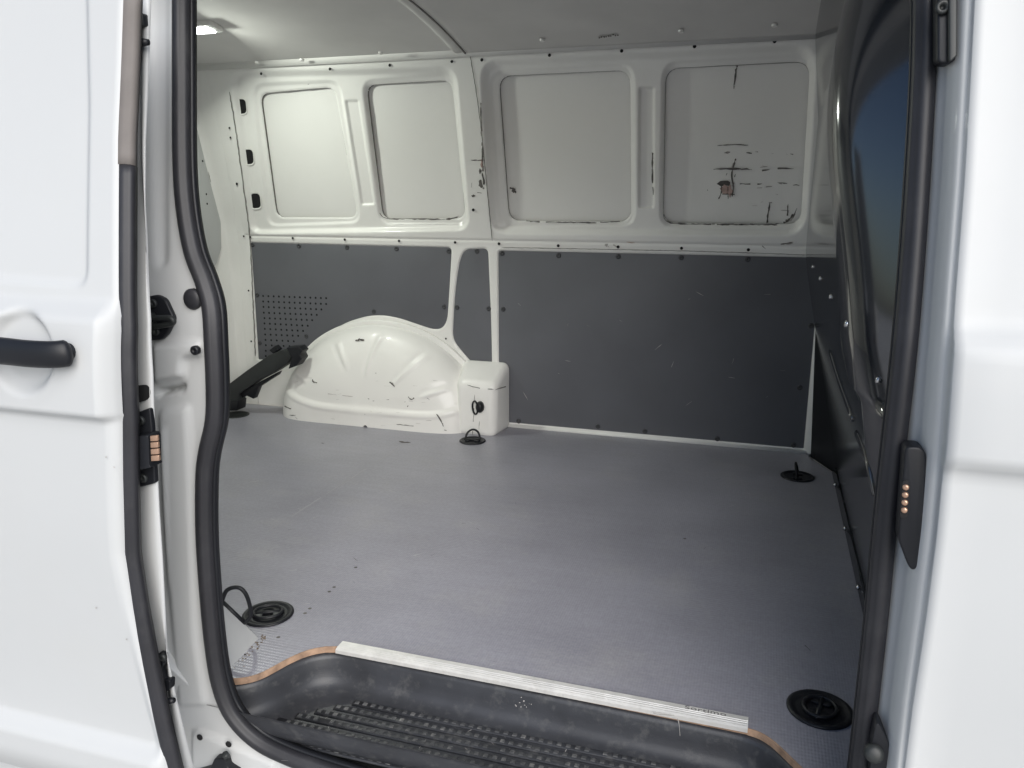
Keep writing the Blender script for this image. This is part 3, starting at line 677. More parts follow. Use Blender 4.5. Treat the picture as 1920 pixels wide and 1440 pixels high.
# scuffs on the arch
def gA(Q):
    rr, p = arch_p(Q[:, 0], Q[:, 2])
    return np.where(rr < 1.0, Q[:, 1]-(YW+.004-p), -1)
z9 = lambda x, y: (480+x/3.84, 560+y/3.84)
mm = Many(); m2 = Many()
def s9(pts, wd, br=.15, t=None): (t or mm).scratch([z9(*p) for p in pts], wd, gA, br, .0008)
s9([(960, 600), (985, 620), (1000, 635)], 2.2, 0); s9([(990, 610), (970, 600)], 1.4); s9([(1095, 705), (1115, 725), (1140, 715)], 1.8, 0); s9([(1130, 740), (1100, 735)], 1.6); s9([(1075, 742), (1070, 745)], 3, 0); s9([(1095, 770), (1088, 778)], 3, 0)
s9([(805, 720), (815, 724)], 2.4, 0); s9([(840, 738), (852, 737)], 2, 0); s9([(940, 727), (958, 725)], 2, 0); s9([(860, 535), (866, 536)], 2.4, 0); s9([(405, 580), (415, 600), (440, 603)], 2, 0)
s9([(185, 765), (230, 785), (270, 800)], 1.6, .15); s9([(240, 838), (285, 840)], 1.2); s9([(280, 850), (298, 865)], 1.5); s9([(520, 915), (555, 908)], 2, 0); s9([(1010, 905), (1080, 912), (1180, 922)], 1.7, .2); s9([(1300, 830), (1330, 880), (1350, 920)], 1.8); s9([(1285, 940), (1330, 938)], 1.5); s9([(1355, 945), (1372, 950)], 2); s9([(920, 780), (1050, 790), (1100, 785)], 1.4, .15)
s9([(145, 800), (147, 812)], 1.6, 0); s9([(143, 830), (146, 842)], 1.6, 0); s9([(780, 835), (786, 832)], 1.8, 0); s9([(1010, 960), (1050, 958)], 1.8); s9([(820, 950), (850, 955)], 1.4); s9([(400, 670), (560, 690), (700, 705)], .8, .4, m2); s9([(1210, 700), (1250, 730)], 1)
for i in range(26): x, y = 250+rng.random()*1050, 560+rng.random()*370; s9([(x, y), (x+10+rng.random()*30, y+rng.random()*8-3)], .9, .2, m2)
for i in range(10): mm.blob(*z9(720+rng.random()*50, 288+rng.random()*14), 3.5, 1.6, gA, 8, .001)
mm.build('scuff_mark', 'scuff', arch); m2.build('faint_scuff', 'scuff2', arch)

# ================================================================== lashing points
def tiedown(p, r, ang, up, label):
    at = np.array([p[0], p[1], 0])
    cup = lathe('lashing_cup', at, (0, 0, 1), [(r, .0005), (r, .003), (r*.93, .0052), (r*.84, .0045), (r*.78, .0012), (r*.70, .0008), (r*.66, .0010), (r*.55, .0012)], 'plastic', van, 32, label)
    ca, sa = math.cos(ang), math.sin(ang); d = np.array([ca, sa, 0]); e = np.array([-sa, ca, 0])
    for s, ww in ((-1, .30), (1, .30)):
        c = at+d*s*r*.36+np.array([0, 0, .002]); P = rpoly([c+d*i*r*.17+e*j*r*ww for i, j in ((-1, -1), (1, -1), (1, 1), (-1, 1))], r*.1, 4); plate('cup_block', P+np.array([0, 0, .004]), (0, 0, -.005), 'plastic', cup, .001)
    rr = r*.55
    if up == 0:    # ring folded flat
        pts = [at+d*rr*math.cos(t)+e*rr*math.sin(t)*.9+np.array([0, 0, .0065]) for t in np.linspace(0, 2*math.pi, 25)[:-1]]
    else:
        tilt = np.array([0, 0, 1])*math.sin(up)+e*math.cos(up)
        pts = [at+d*rr*math.cos(t)+tilt*(rr*1.25*math.sin(t)+rr*.15)+np.array([0, 0, .006]) for t in np.linspace(0, math.pi, 18)]
        pts = [pts[0]+np.array([0, 0, -.008])]+pts+[pts[-1]+np.array([0, 0, -.008])]
    tube('lashing_ring', pts, .0038, 'plastic', cup, closed=(up == 0), nrm=(0.1, 0.3, 1) if up == 0 else tuple(e+np.array([0, 0, .3])), n=8)
    b0 = at-d*r*.62; b1 = at+d*r*.62
    tube('hinge_pin', [b0+np.array([0, 0, .005]), b1+np.array([0, 0, .005])], .004, 'plastic', cup, n=8)
    return cup
tiedown(onF([(503, 1152)])[0], .054, .5, 0, 'lashing cup beside the white pillar gusset')
tiedown(onF([(1537, 1331)])[0], .056, 1.35, 0, 'lashing cup in the corner by the bulkhead and the step')
tiedown(onF([(886, 827)])[0], .048, .1, 1.1, 'lashing cup with raised ring by the wheel arch housing')
tiedown(onF([(1495, 894)])[0], .052, 1.5, 1.35, 'lashing cup with raised ring at the foot of the lining board')
# drain grille at the rear
q = onF([(443, 778)])[0]; dg = lathe('floor_grille', q, (0, 0, 1), [(.052, .0005), (.052, .002), (.045, .003), (.044, .001)], 'bar', van, 28)
for k in range(-4, 5):
    hw = math.sqrt(max(.044**2-(k*.0095)**2, 0)); box('grille_bar', (q[0]-hw, q[1]+k*.0095-.0018, .0005), (q[0]+hw, q[1]+k*.0095+.0018, .003), 'bar', dg, 0)
# black eyelet on the housing
q = hit(898, 763, gY(yF)); ey_ = lathe('lashing_eye', q+np.array([.004, .004, 0]), (0, -1, 0), [(.022, 0), (.021, .010), (.014, .018), (.006, .02)], 'plastic', hs, 16, None, .72, 1.0)
tube('eye_ring', [q+np.array([-.010+.010*math.cos(t), -.014-.004*math.sin(t), .026*math.sin(t)]) for t in np.linspace(0, 2*math.pi, 22)[:-1]], .0035, 'plastic', ey_, closed=True, nrm=(.2, 1, .1), n=8)

# ================================================================== loose black bar leaning on the arch
BY = 2.70
def onBY(px, py, y=BY): return hit(px, py, gY(y))
L0 = onBY(404, 752); L1 = onBY(562, 655)
bar_at = Vector((float(L0[0]), BY, FZ))
bar = bpy.data.objects.new('steel_bar', None); C.objects.link(bar); bar.location = bar_at
bar['label'] = 'matt black steel bar with clip ends leaning against the white wheel arch'; bar['category'] = 'bar'
ROOTS[bar] = bar_at
def reparent(o): o.parent = bar; o.matrix_parent_inverse = Matrix.Translation(-bar_at); return o
pl = np.array([onBY(*p) for p in [(404, 739), (430, 722), (470, 692), (510, 664), (530, 656), (548, 654), (556, 662), (545, 680), (522, 695), (490, 712), (455, 736), (453, 762), (436, 764), (436, 752), (404, 764)]])
reparent(plate('beam', pl-np.array([0, .025, 0]), (0, .05, 0), 'bar', bar, .004, 3))
pl = np.array([onBY(*p, BY-.032) for p in [(536, 652), (560, 650), (567, 658), (562, 664), (566, 672), (556, 686), (540, 692), (546, 672)]]); reparent(plate('end_clip', pl, (0, .05, 0), 'plastic', bar, .004, 3))
pl = np.array([onBY(*p, BY-.02) for p in [(504, 657), (515, 648), (522, 656), (512, 664)]]); reparent(plate('knob', pl, (0, .03, 0), 'plastic', bar, .003, 3))
pl = np.array([onBY(*p, BY-.01) for p in [(450, 738), (490, 714), (522, 697), (518, 704), (484, 726), (475, 748), (462, 742), (454, 746)]]); reparent(plate('under_bracket', pl, (0, .03, 0), 'plastic', bar, .002, 2))
pl = np.array([onBY(*p, BY-.03) for p in [(428, 752), (446, 752), (444, 770), (428, 770)]]); pl[:, 2] = np.maximum(pl[:, 2], 0.0); reparent(plate('foot', pl, (0, .06, 0), 'plastic', bar, .002, 2))

# ================================================================== bulkhead
def xb(y, z):
    y = np.asarray(y, float); z = np.asarray(z, float)
    b0 = .126+.213*softpos(.68-z, .03)
    zc = 1.105+.14*(2.68-y)/.93
    b0 = b0-.14*softpos(z-zc, .006)
    yn = y-.25*softpos(z-.69, .06)                 # the near edge leans with the body
    A = .050*np.exp(-((z-1.02)/.24)**2)+.010
    top = sm((z-.598)/.020)
    wy = 1-sm((yn-1.20)/.32)
    b0 = b0-A*top*wy
    b0 = b0+.080*softpos(1-(yn-1.10)/.055, .5)*top+.02*(1-sm((yn-1.105)/.105))*(1-top)
    return b0
ny, nz = 240, 300
yv = np.concatenate([np.linspace(1.065, 1.24, 100), np.linspace(1.24, 1.5, 60)[1:], np.linspace(1.5, 2.86, 120)[1:]]); zv = np.linspace(-.01, 1.43, 300)
GY, GZ = np.meshgrid(yv, zv); YY = GY+.25*softpos(GZ-.69, .06)*np.clip((2.2-GY)/1.1, 0, 1)
BX = xb(YY, GZ)
msk = np.ones((len(zv)-1, len(yv)-1), bool)
# diagonal cut at the low far corner
yc = .5*(GY[:-1, :-1]+GY[1:, 1:]); zc_ = .5*(GZ[:-1, :-1]+GZ[1:, 1:])
msk &= ~((yc > 2.655+.17*(zc_/.50)) & (zc_ < .50))
bulk = mkgrid('bulkhead', np.stack([BX, YY, GZ], -1), msk, 'gloss', van, 'glossy black bulkhead behind the cab', flip=False)
gB = lambda Q: Q[:, 0]-xb(Q[:, 1], Q[:, 2])
def onB(px, py): return hit(px, py, gB)
# gusset behind the cut corner, and the white body edge
plate('corner_gusset', [(.275, 2.645, -.005), (.20, 2.815, -.005), (.175, 2.83, .52)], (.03, .03, 0), 'plastic', van, 0)
plate('body_edge', [(LCx+.0015, YW-.004, 0), (LCx+.026, YW-.012, 0), (LCx+.020, YW-.012, .46), (LCx+.005, YW-.006, .545), (LCx+.0015, YW-.004, .52)], (0, .03, 0), 'inner', van, .004, 3)
def ridge(pts, r, name='bulkhead_rib'):
    P = []
    for p in pts:
        try: P.append(onB(*p))
        except ValueError: pass
    if len(P) > 1: sweep(name, smooth_path(P, 5), (-1, 0, 0), circ(r, 8, r*.6), 'gloss', bulk)
ridge([(1556, 660), (1572, 712), (1598, 785)], .006); ridge([(1606, 812), (1625, 862), (1640, 930)], .006)
fl_ = [(.262, 2.64, .012), (.262, 1.6, .012), (.262, 1.12, .012)]
sweep('bulkhead_flange', fl_, (-1, 0, .4), [(-.012, -.004), (.012, -.004), (.010, .003), (-.010, .003)], 'gloss', bulk)
proto = None
for p in [(1577, 917), (1597, 1000), (1622, 1112)]:
    q = onF([p])[0]; q = np.array([.254, q[1], .012])
    if proto is None: proto = lathe('bolt', q, (-1, 0, .4), [(.006, -.004), (.006, .002), (.003, .003)], 'steel', bulk, 10); at0 = q
    else: dup(proto, 'bolt', q-at0, bulk)
proto = None
for p in [(1524, 500), (1538, 522), (1557.5, 556), (1587.5, 607), (1646, 712)]:
    try: q = onB(*p)
    except ValueError: continue
    if proto is None: proto = lathe('bolt', q, (-1, 0, .2), [(.005, -.004), (.005, .002), (.003, .003)], 'steel', bulk, 10); at0 = q
    else: dup(proto, 'bolt', q-at0, bulk)

# ================================================================== side door opening: seal, frame, pillar
Y0 = 1.045
lsp = [(341, -60), (341, 0), (341, 150), (342, 300), (348, 390), (362, 470), (384, 530), (397, 580), (401, 650), (404, 730), (402, 790), (389, 850), (384, 900), (384, 1000), (390, 1100), (399, 1200), (412, 1280), (436, 1340), (482, 1388), (545, 1420), (620, 1446)]
rsp = [(1611, 1440), (1620, 1361), (1642, 1162), (1656, 1012), (1675, 834), (1705, 540), (1718, 356), (1730, 140), (1733, 0)]
lw = onN(lsp, Y0); rw = onN(rsp, Y0)
def on_near(xz): return np.array([[x, N(z, Y0), z] for x, z in xz])
zb = lw[-1][2]-.008; ztop = 1.262
lxz = [tuple(p[[0, 2]]) for p in lw]; rxz = [tuple(p[[0, 2]]) for p in rw]
loop = smooth_path(lxz, 6).tolist()+[(-.5, zb-.004), (-.2, zb-.006), (.08, zb-.004)]+smooth_path([(.135, zb+.004), (.165, zb+.04)]+rxz[:1], 4).tolist()[:-1]+smooth_path(rxz, 5).tolist()+[(.15, 1.20), (.12, 1.245), (.05, ztop), (-.3, ztop+.005), (-.7, ztop), (-.78, 1.24), (-.80, 1.20)]
loop = [p for p in loop]
LP = np.array(loop)
# drop points that run backwards at the joins
seal_path = on_near(LP)
dl = np.linalg.norm(np.roll(seal_path, -1, 0)-seal_path, axis=1); seal_path = seal_path[dl > .004]; LP = seal_path[:, [0, 2]]
oa = np.sum(LP[:, 0]*np.roll(LP[:, 1], -1)-np.roll(LP[:, 0], -1)*LP[:, 1]); sg = 1 if oa > 0 else -1
# u>0 = inside of opening (checked below by orientation)
def flipu(pr): return [(-sg*u*.78, v*.85) for u, v in pr]
bulb = [(-.019, -.006), (-.0185, .004), (-.015, .011), (-.008, .0145), (.000, .0148), (.005, .012), (.0075, .0085), (.011, .0075), (.0145, .003), (.0155, -.004), (.013, -.012), (-.015, -.012)]
seal = sweep('door_seal', seal_path, (0, -1, 0), flipu(bulb), 'rubber', van, closed=True, label='black rubber seal round the side door opening')
sweep('seal_lip', seal_path+np.array([0, .012, 0]), (0, -1, 0), flipu([(.008, -.012), (.016, -.010), (.0175, 0), (.014, .006), (.009, .002)]), 'plastic', seal, closed=True)
# door frame sheet with the opening cut out
fx = np.arange(-1.30, .19, .005); fz = np.arange(-.30, 1.40, .005); FX, FZg = np.meshgrid(fx, fz)
dO = sdf(FX, FZg, LP)
hN = np.zeros_like(FX)
def npoly(pts, r=.01): P = onN(pts, Y0); return rpoly(P[:, [0, 2]], r)
def emb(pts, d, wd, r=.012):
    global hN
    hN = hN+d*sm(-sdf(FX, FZg, npoly(pts, r))/wd)
emb([(270, -40), (318, -40), (318, 505), (283, 512)], .006, .018, .03)
emb([(284, 640), (352, 634), (380, 636), (380, 670), (350, 676), (350, 712), (287, 724)], -.012, .012, .006)
emb([(288, 729), (346, 717), (346, 736), (290, 750)], .030, .010, .004)
emb([(290, 764), (360, 752), (366, 900), (375, 1200), (395, 1330), (330, 1330), (310, 1100), (296, 900)], -.008, .016, .02)
emb([(300, 800), (318, 797), (322, 1100), (312, 1150)], -.003, .008, .008)
emb([(358, 1370), (372, 1366), (520, 1425), (520, 1480), (358, 1480)], -.010, .008, .006)
FY = N(FZg, Y0)+.004+hN
dc = .25*(dO[:-1, :-1]+dO[1:, :-1]+dO[:-1, 1:]+dO[1:, 1:])
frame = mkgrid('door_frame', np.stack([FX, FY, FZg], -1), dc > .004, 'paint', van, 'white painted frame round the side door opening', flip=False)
# inner return of the opening (pillar thickness)
V = []; n = len(seal_path)
for dy, gq in ((.004, 0), (.06, 0)): V += [(p[0], p[1]+dy, p[2]) for p in seal_path]
# striker, plugs and bolts on the rear pillar
def onNY(px, py, d=0): q = hit(px, py, gN(Y0+d)); return q
def nplate(name, px, th, mats, par, bv=.002, d=0, r=0, label=None):
    P = onN(px, Y0+d)
    if r: P = rpoly(P, r, 4)
    return plate(name, P-np.array([0, th, 0]), (0, th+.004, 0), mats, par, bv, 3, label)
st = nplate('striker', [(276, 556), (298, 552), (314, 560), (331, 597), (318, 626), (306, 637), (276, 638)], .006, 'plastic', van, .003, 0, .006, 'black door striker plate on the rear pillar')
a_ = onNY(288, 600, -.006); b2 = onNY(331, 598, -.006)
tube('striker_loop', smooth_path([a_+np.array([0, 0, .008]), a_+np.array([.012, -.012, .006]), b2+np.array([0, -.016, .004]), b2+np.array([.004, -.014, -.004]), a_+np.array([.012, -.010, -.008]), a_+np.array([0, .002, -.006])], 6), .0045, 'bar', st, nrm=(.1, 1, .2))
for p in [(288, 569), (293, 621)]:
    q = onNY(*p, -.006); lathe('bolt', q, (0, -1, 0), [(.007, -.002), (.007, .003), (.004, .004), (.003, .001)], 'bar', st, 10)
q = onNY(361, 561); lathe('rubber_plug', q+np.array([0, .002, 0]), (0, -1, 0), [(.017, -.003), (.017, .003), (.013, .007), (.004, .008)], 'rubber', frame, 20)
q = onNY(365.5, 657, -.012); lathe('buffer', q+np.array([0, .002, 0]), (0, -1, 0), [(.0075, -.003), (.0075, .004), (.004, .006), (.003, .003)], 'plastic', frame, 14)
proto = None
for p in [(373, 1384), (427, 1397)]:
    q = onNY(*p, -.010); lathe('frame_hole', q+np.array([0, .003, 0]), (0, -1, 0), [(.006, 0), (.006, .0015), (.0035, .0016)], 'dark', frame, 10)
# roller track in the sill
tk = nplate('roller_track', [(373, 1399), (474, 1425), (474, 1444), (446, 1444), (418, 1424), (376, 1412)], .004, 'dark', van, .001, 0, 0, 'dark lower track slot with the door roller arm')
nplate('roller_arm', [(360, 1444), (404, 1431), (412, 1412), (432, 1412), (436, 1428), (455, 1440), (455, 1460), (360, 1460)], .016, 'plastic', tk, .004, -.005, .004)
q = onNY(424, 1417, -.02); lathe('roller', q, (0, -.5, 1), [(.006, -.006), (.006, .006), (.003, .007)], 'bar', tk, 14)
nplate('track_lip', [(376, 1397), (474, 1424), (474, 1428), (376, 1401)], .004, 'plastic', tk, .001)

# white gusset at the pillar foot
f0 = onF([(428, 1262)])[0]; f1 = onF([(491, 1195)])[0]; t0 = hit(412, 1124, gY(1.225))
f0e = f0+(f0-f1)*.6; f0e[2] = -.006; f1 = f1+np.array([0, 0, -.006])
V = [f0e, f1, t0, f0e+np.array([-.2, 0, .35]), f1+np.array([-.25, .02, 0]), t0+np.array([-.12, 0, .10])]
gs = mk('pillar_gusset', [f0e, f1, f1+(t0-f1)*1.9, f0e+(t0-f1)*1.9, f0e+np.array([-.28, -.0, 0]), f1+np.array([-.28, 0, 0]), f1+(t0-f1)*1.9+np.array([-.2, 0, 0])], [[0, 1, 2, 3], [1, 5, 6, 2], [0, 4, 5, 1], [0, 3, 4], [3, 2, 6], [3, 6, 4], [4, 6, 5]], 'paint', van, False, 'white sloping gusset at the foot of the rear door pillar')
bm = bmesh.new(); bm.from_mesh(gs.data); bmesh.ops.recalc_face_normals(bm, faces=bm.faces[:]); bm.to_mesh(gs.data); bm.free(); bevel(gs, .004, 3)
# black strap loop standing on the gusset's edge
e0 = f1+(t0-f1)*.95; e1 = f1+(t0-f1)*.42
kl = sweep('strap_hinge', [e0, e1], (.3, -1, .5), circ(.0048, 8), 'plastic', gs)
vx = e1-e0; upv = np.array([.25, .15, .9]); upv /= np.linalg.norm(upv); upv = hit(452, 1106, gY(float(e0[1]*.6+e1[1]*.4)))-(e0*.62+e1*.38)
tube('strap_loop', smooth_path([e0, e0+upv*.55-vx*.02, e0*.72+e1*.28+upv*1.0, e0*.36+e1*.64+upv*.98, e1+upv*.5+vx*.05, e1], 7), .0042, 'plastic', gs, nrm=(.3, -1, .2))

# ================================================================== outer body: stepped profile shared by both panels
def prof_out(z):
    o = .024*(1-sm((z-.716)/.032)) - .016*sm((.590-z)/.013) - .02*sm((.45-z)/.45)
    o += .022*sm((.055-z)/.03) - .05*sm((.0-z)/.14)
    return o
# front panel on the right with the rolled edge of the pillar
jl_ = [(1757, -20), (1757, 0), (1755, 131), (1745, 337), (1730, 540), (1715, 700), (1702, 834), (1682, 1012), (1665, 1162), (1642, 1361), (1630, 1460)]
jr_ = [(1816, -20), (1815, 0), (1807, 150), (1796, 337), (1780, 540), (1768, 700), (1757, 850), (1743, 1000), (1724, 1150), (1700, 1320), (1684, 1460)]
jl = onN(jl_, Y0-.006); jr = onN(jr_, .985)
zz_ = np.linspace(-.18, 1.13, 130); ol = np.argsort(jl[:, 2]); orr = np.argsort(jr[:, 2])
rowsV = []
for z in zz_:
    xl = np.interp(z, jl[ol, 2], jl[ol, 0]); xr = np.interp(z, jr[orr, 2], jr[orr, 0])
    yl = float(N(z, Y0+.012)); yr = float(N(z, .985))
    row = []
    for t, dx, dy in ((0, -.004, .0), (.10, -.002, -.002), (.25, 0, -.0055), (.33, 0, -.0035), (.42, 0, -.005), (.56, 0, -.0085), (.66, .0, -.008), (.80, 0, -.005), (.92, 0, -.001), (1.0, .0008, .003)):
        row.append((xl+(xr-xl)*t+dx, yl+(yr-yl)*t+dy, z))
    po = float(prof_out(z))
    for k in range(1, 5):
        a = k/4*math.pi/2; row.append((xr+.006*math.sin(a)*1.0, yr+.004-(.010+.6*po)*(1-math.cos(a)), z))
    y1 = yr+.004-(.010+.6*po)
    for dx in (.012, .025, .05, .1, .2, .35, .6, 1.0):
        fade = sm(dx/.03); row.append((xr+.006+dx, y1*(1-fade)+(yr+.0-po)*fade+0.02*sm((dx-.3)/1.5), z))
    rowsV.append(row)
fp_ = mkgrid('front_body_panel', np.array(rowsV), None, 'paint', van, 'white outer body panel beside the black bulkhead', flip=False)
# black catches on the front pillar
def jplate(name, px, y0, th, mats, par=van, bv=.003, r=.006, label=None):
    P = onN(px, y0)
    if r: P = rpoly(P, r, 4)
    return plate(name, P, (0, th, 0), mats, par, bv, 3, label)
up = jplate('guide_catch', [(1757, -30), (1796, -30), (1796, 108), (1782, 120), (1757, 118)], 1.000, .03, 'plastic', label='black door guide catch at the top of the front pillar')
q = onN([(1767, 14)], .998)[0]; lathe('catch_bush', q, (0, -1, 0), [(.008, -.002), (.008, .004), (.004, .005), (.003, 0)], 'bar', up, 12)
jplate('catch_ridge', [(1779, -30), (1795, -30), (1795, 104), (1782, 116), (1779, 112)], .990, .012, 'bar', up, .002, 0)
cp = jplate('contact_plate', [(1697, 838), (1727, 838), (1738, 852), (1732, 1000), (1724, 1062), (1711, 1072), (1702, 1060), (1684, 1012), (1690, 930)], .998, .03, 'plastic', label='black contact plate with four copper contacts on the front pillar')
jplate('contact_slot', [(1692, 902), (1703, 900), (1706, 908), (1702, 966), (1697, 974), (1688, 972), (1687, 964)], .9965, .004, 'dark', cp, .0005, .003)
for k in range(4):
    x, y = 1698-k*.9, 914+k*14.3
    q = onN([(x, y)], .9955)[0]; lathe('contact', q, (-.3, -1, 0), [(.0038, -.002), (.0036, .0005), (.0024, .0014), (.001, .0016)], 'copper', cp, 12)
lc = jplate('lower_catch', [(1642, 1356), (1650, 1360), (1673, 1406), (1672, 1470), (1630, 1470), (1634, 1400)], 1.008, .03, 'plastic', label='black lower door catch on the front pillar')
q = onN([(1638, 1412)], 1.004)[0]; lathe('catch_roller', q, (0, -1, .4), [(.012, -.006), (.012, .005), (.006, .008)], 'bar', lc, 14)

# ================================================================== sliding door, slid back
YD = .855
edge_px = [(234, -30), (233, 0), (229, 120), (223, 260), (222, 480), (224, 620), (227, 780), (228, 900), (232, 1040), (249, 1150), (268, 1250), (288, 1345), (311, 1440), (322, 1480)]
ew = onN(edge_px, YD); oe = np.argsort(ew[:, 2])
def xe(z): return np.interp(z, ew[oe, 2], ew[oe, 0])
zs_ = np.linspace(-.06, 1.16, 260); ss = np.concatenate([np.linspace(0, .03, 14), np.linspace(.03, .40, 120)[1:], np.linspace(.4, 1.08, 20)[1:]])
SS, ZZ = np.meshgrid(ss, zs_); XX = xe(ZZ)-SS
wp = onN([(167, -40), (172, 200), (168, 546), (-160, 520)], YD)
win = rpoly(np.vstack([wp[:, [0, 2]], [[wp[3][0], 1.4], [wp[0][0], 1.4]]])[[0, 1, 2, 3, 4, 5]], [.002, .01, .03, .01, .01, .002])
dW = sdf(XX, ZZ, win)
po = prof_out(ZZ)
fade = .35+.65*sm(SS/.022)
O = po*fade
O = O-.007*sm(-dW/.014)
hx, hz = onN([(34, 661)], YD-.024)[0][[0, 2]]
dd = np.hypot(XX-hx, (ZZ-hz)); O = O-.017*sm((.064-dd)/.020)
rnd = .012*(1-np.sqrt(np.clip(1-((.012-SS)/.012).clip(0, 1)**2, 0, 1)))
YYd = N(ZZ, YD)-O+rnd
door = bpy.data.objects.new
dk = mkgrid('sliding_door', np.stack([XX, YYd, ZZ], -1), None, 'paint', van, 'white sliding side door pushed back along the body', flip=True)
# hem of the door skin and edge rubber
zp = np.linspace(-.05, 1.15, 80)
def ypath(dx, dy): return np.array([[float(xe(z))+dx, float(N(z, YD))+dy, z] for z in zp])
split = .905
def sub(P, lo, hi): return P[(P[:, 2] >= lo) & (P[:, 2] <= hi)]
pr = [(-.0115, -.008), (-.011, .004), (-.007, .008), (.001, .009), (.005, .0072), (.008, .0074), (.0115, .001), (.0115, -.008)]
rb = onN([(x+15, y) for x, y in edge_px], YD+.014); orb = np.argsort(rb[:, 2])
pth = np.array([[float(np.interp(z, rb[orb, 2], rb[orb, 0])), float(N(z, YD))+.014, z] for z in zp])
sweep('door_edge_rubber', sub(pth, -.1, split+.03), (.35, -1, 0), pr, 'rubber', dk)
sweep('door_edge_trim', sub(pth, split+.014, 1.2)+np.array([0, -.0012, 0]), (.35, -1, 0), [(u*1.03, v) for u, v in pr], 'rubber_old', dk)
# inner return of the door with its fittings
ret_px = [(262, -30), (266, 60), (267, 150), (269, 300), (277, 440), (284, 600), (288, 700), (291, 800), (297, 900), (300, 960), (306, 1050), (311, 1150), (318, 1280), (326, 1380), (334, 1470)]
YI = .905
rt = onN(ret_px, YI); orr = np.argsort(rt[:, 2])
rowsV = []
for z in np.linspace(-.05, 1.16, 120):
    xr = float(np.interp(z, rt[orr, 2], rt[orr, 0])); x0 = float(xe(z))-.02; yi = float(N(z, YI))
    row = [(x0, yi+.004, z), (x0+.02, yi+.001, z), (.5*(x0+xr)+.01, yi-.001, z), (xr-.004, yi, z), (xr-.002, yi+.002, z), (xr-.006, yi+.005, z), (xr-.035, yi+.02, z), (x0-.1, yi+.04, z)]
    rowsV.append(row)
mkgrid('door_return', np.array(rowsV), None, 'paint', dk, flip=False)
box('door_inner_panel', (-1.95, .925, -.03), (-.90, .945, .64), 'paint', dk, .004)
def dplate(name, px, th, mats, par, bv=.003, r=.006, d=0, label=None):
    P = onN(px, YI+d)
    if r: P = rpoly(P, r, 4)
    return plate(name, P-np.array([0, th, 0]), (0, th+.003, 0), mats, par, bv, 3, label)
cb = dplate('contact_block', [(250, 776), (286, 763), (290, 800), (296, 904), (256, 914), (250, 900)], .006, 'plastic', dk, .003, .004, 0, 'black contact block with four copper pads on the door edge')
blk = dplate('contact_carrier', [(266, 812), (296, 808), (299, 816), (300, 864), (303, 868), (272, 874)], .022, 'plastic', dk, .002, .003, -.004)
for k in range(4):
    y = 817+k*12.4; P = onN([(282.5+k*.5, y), (296+k*.9, y-1), (297+k*.9, y+9.2), (283+k*.5, y+10.2)], YI-.027); plate('contact_pad', P-np.array([0, .0015, 0]), (0, .004, 0), 'copper', blk, .0006)
for p in [(265, 788), (270, 896)]:
    q = onN([p], YI-.006)[0]; lathe('bolt', q, (0, -1, 0), [(.007, -.002), (.007, .003), (.0045, .005), (.003, .002)], 'bar', dk, 12)
dplate('oval_hole', [(250, 724), (276, 721), (283, 729), (283, 744), (272, 752), (250, 757)], .0008, 'dark', dk, 0, .008)
lt = dplate('door_guide', [(297, 1228), (303, 1220), (313, 1222), (314, 1240), (309, 1252), (314, 1268), (327, 1270), (326, 1288), (312, 1292), (309, 1312), (300, 1318), (291, 1262)], .010, 'plastic', dk, .003, .004)
P = [onN([p], YI-.012)[0] for p in ((304, 1316), (326, 1313))]; sweep('guide_pin', P, (0, -1, .2), circ(.0055, 10), 'plastic', dk, scale=[1.1, .8])
q = onN([(306, 1232)], YI-.010)[0]; lathe('bolt', q, (0, -1, 0), [(.006, -.002), (.006, .003), (.003, .004)], 'bar', dk, 10)
ut = dplate('upper_guide', [(261, 28), (277, 27), (278, 50), (267, 53), (263, 70), (264, 96), (263, 118), (256, 116), (256, 40)], .010, 'plastic', dk, .002, .003)
P = [onN([p], YI-.012)[0] for p in ((258, 80), (278, 79))]; sweep('guide_pin', P, (0, -1, .2), circ(.006, 10), 'plastic', dk, scale=[1.2, .7])
# handle across the dish
hb = onN([(-130, 655), (-60, 655), (0, 658), (50, 664), (92, 667), (112, 666)], YD-.052)
hp = smooth_path(hb, 6); n = len(hp); hp[:, 1] += np.linspace(0, 1, n)**4*.020
sc = 1-.10*np.linspace(0, 1, n); sc[-1] = .50; sc[-2] = .78; sc[-3] = .90
handle = sweep('door_handle', hp, (0, -1, 0), [(.020*math.cos(t), .011*math.sin(t)) for t in np.linspace(0, 2*math.pi, 17)[:-1]], 'plastic', dk, scale=sc, label='black bar handle across a round dish')
q = hp[-6]; lathe('handle_post', q+np.array([0, .005, 0]), (0, 1, 0), [(.012, .0), (.012, .02), (.016, .045)], 'plastic', dk, 16)
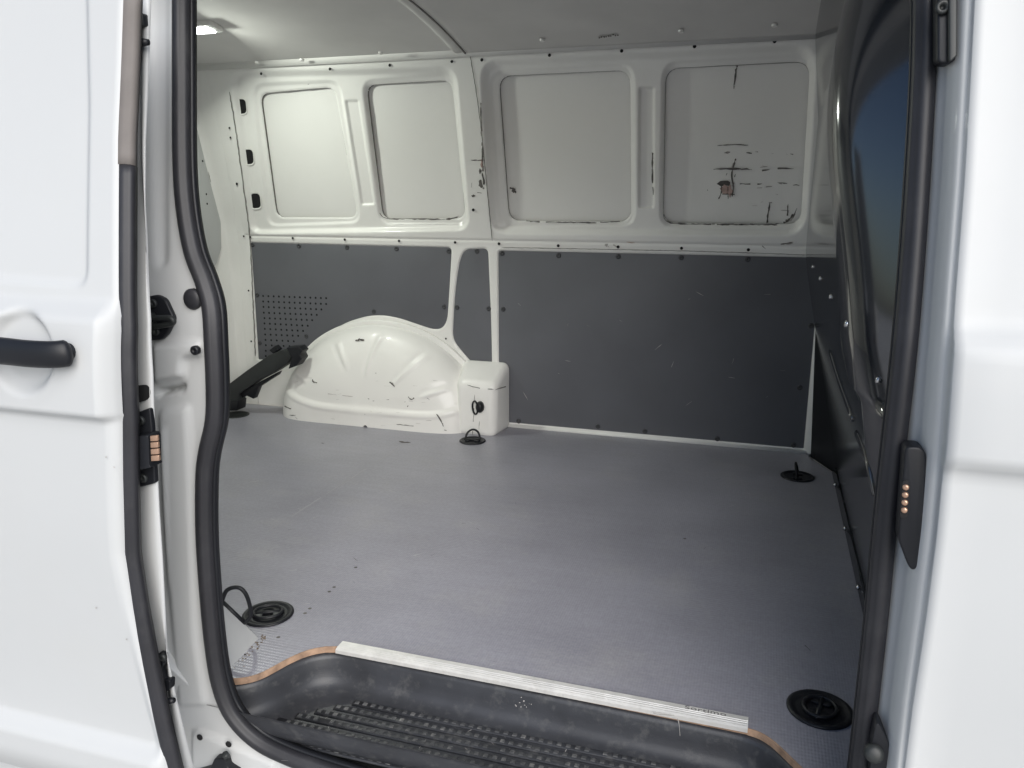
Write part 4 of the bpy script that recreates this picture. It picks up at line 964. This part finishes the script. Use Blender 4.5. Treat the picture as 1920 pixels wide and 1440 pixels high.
# paint chips
mm = Many(); gD = lambda Q: Q[:, 1]-(N(Q[:, 2], YD)-prof_out(Q[:, 2])-.0015)
for p in [(199, 857), (214, 876), (237, 1199), (180, 1140)]: mm.blob(*p, 1.8, 1.8, gD, 7, .001)
mm.build('paint_chip', 'scuff2', dk)

# ================================================================== rest of the shell (out of view: keeps the daylight out, as the real van does)
gx = np.linspace(-2.25, 1.1, 6); gy = np.linspace(1.0, 2.95, 40); GX, GY = np.meshgrid(gx, gy); GZ = 1.50-.16*((GY-1.94)/.95)**4
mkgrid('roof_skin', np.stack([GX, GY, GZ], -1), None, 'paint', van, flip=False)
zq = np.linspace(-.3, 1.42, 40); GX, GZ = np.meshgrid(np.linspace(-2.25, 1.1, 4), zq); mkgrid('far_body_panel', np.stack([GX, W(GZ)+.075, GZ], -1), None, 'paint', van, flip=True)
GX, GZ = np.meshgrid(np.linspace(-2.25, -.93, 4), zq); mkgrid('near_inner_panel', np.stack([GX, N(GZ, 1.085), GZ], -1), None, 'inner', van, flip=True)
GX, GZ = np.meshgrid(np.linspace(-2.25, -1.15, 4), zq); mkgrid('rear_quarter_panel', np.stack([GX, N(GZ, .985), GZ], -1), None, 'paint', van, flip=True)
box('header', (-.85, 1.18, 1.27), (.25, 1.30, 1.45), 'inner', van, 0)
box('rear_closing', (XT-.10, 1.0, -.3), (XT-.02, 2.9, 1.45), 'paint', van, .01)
box('front_closing', (.32, 1.12, -.3), (.36, 2.9, 1.45), 'bar', van, .01)
box('underbody', (-2.2, 1.08, -.36), (1.1, 2.85, -.10), 'bar', van, .02)
proto = None
for x, y in ((-1.42, 1.14), (-1.42, 2.78), (.98, 1.14), (.98, 2.78)):
    q = np.array([x, y, .33-FZ])
    if proto is None:
        proto = lathe('wheel', q+np.array([0, -.10, 0]), (0, 1, 0), [(.12, .02), (.19, .0), (.20, .01), (.30, .0), (.325, .03), (.33, .06), (.33, .14), (.325, .17), (.30, .20), (.2, .20)], 'rubber', van, 40); at0 = q
    else: dup(proto, 'wheel', q-at0, van)
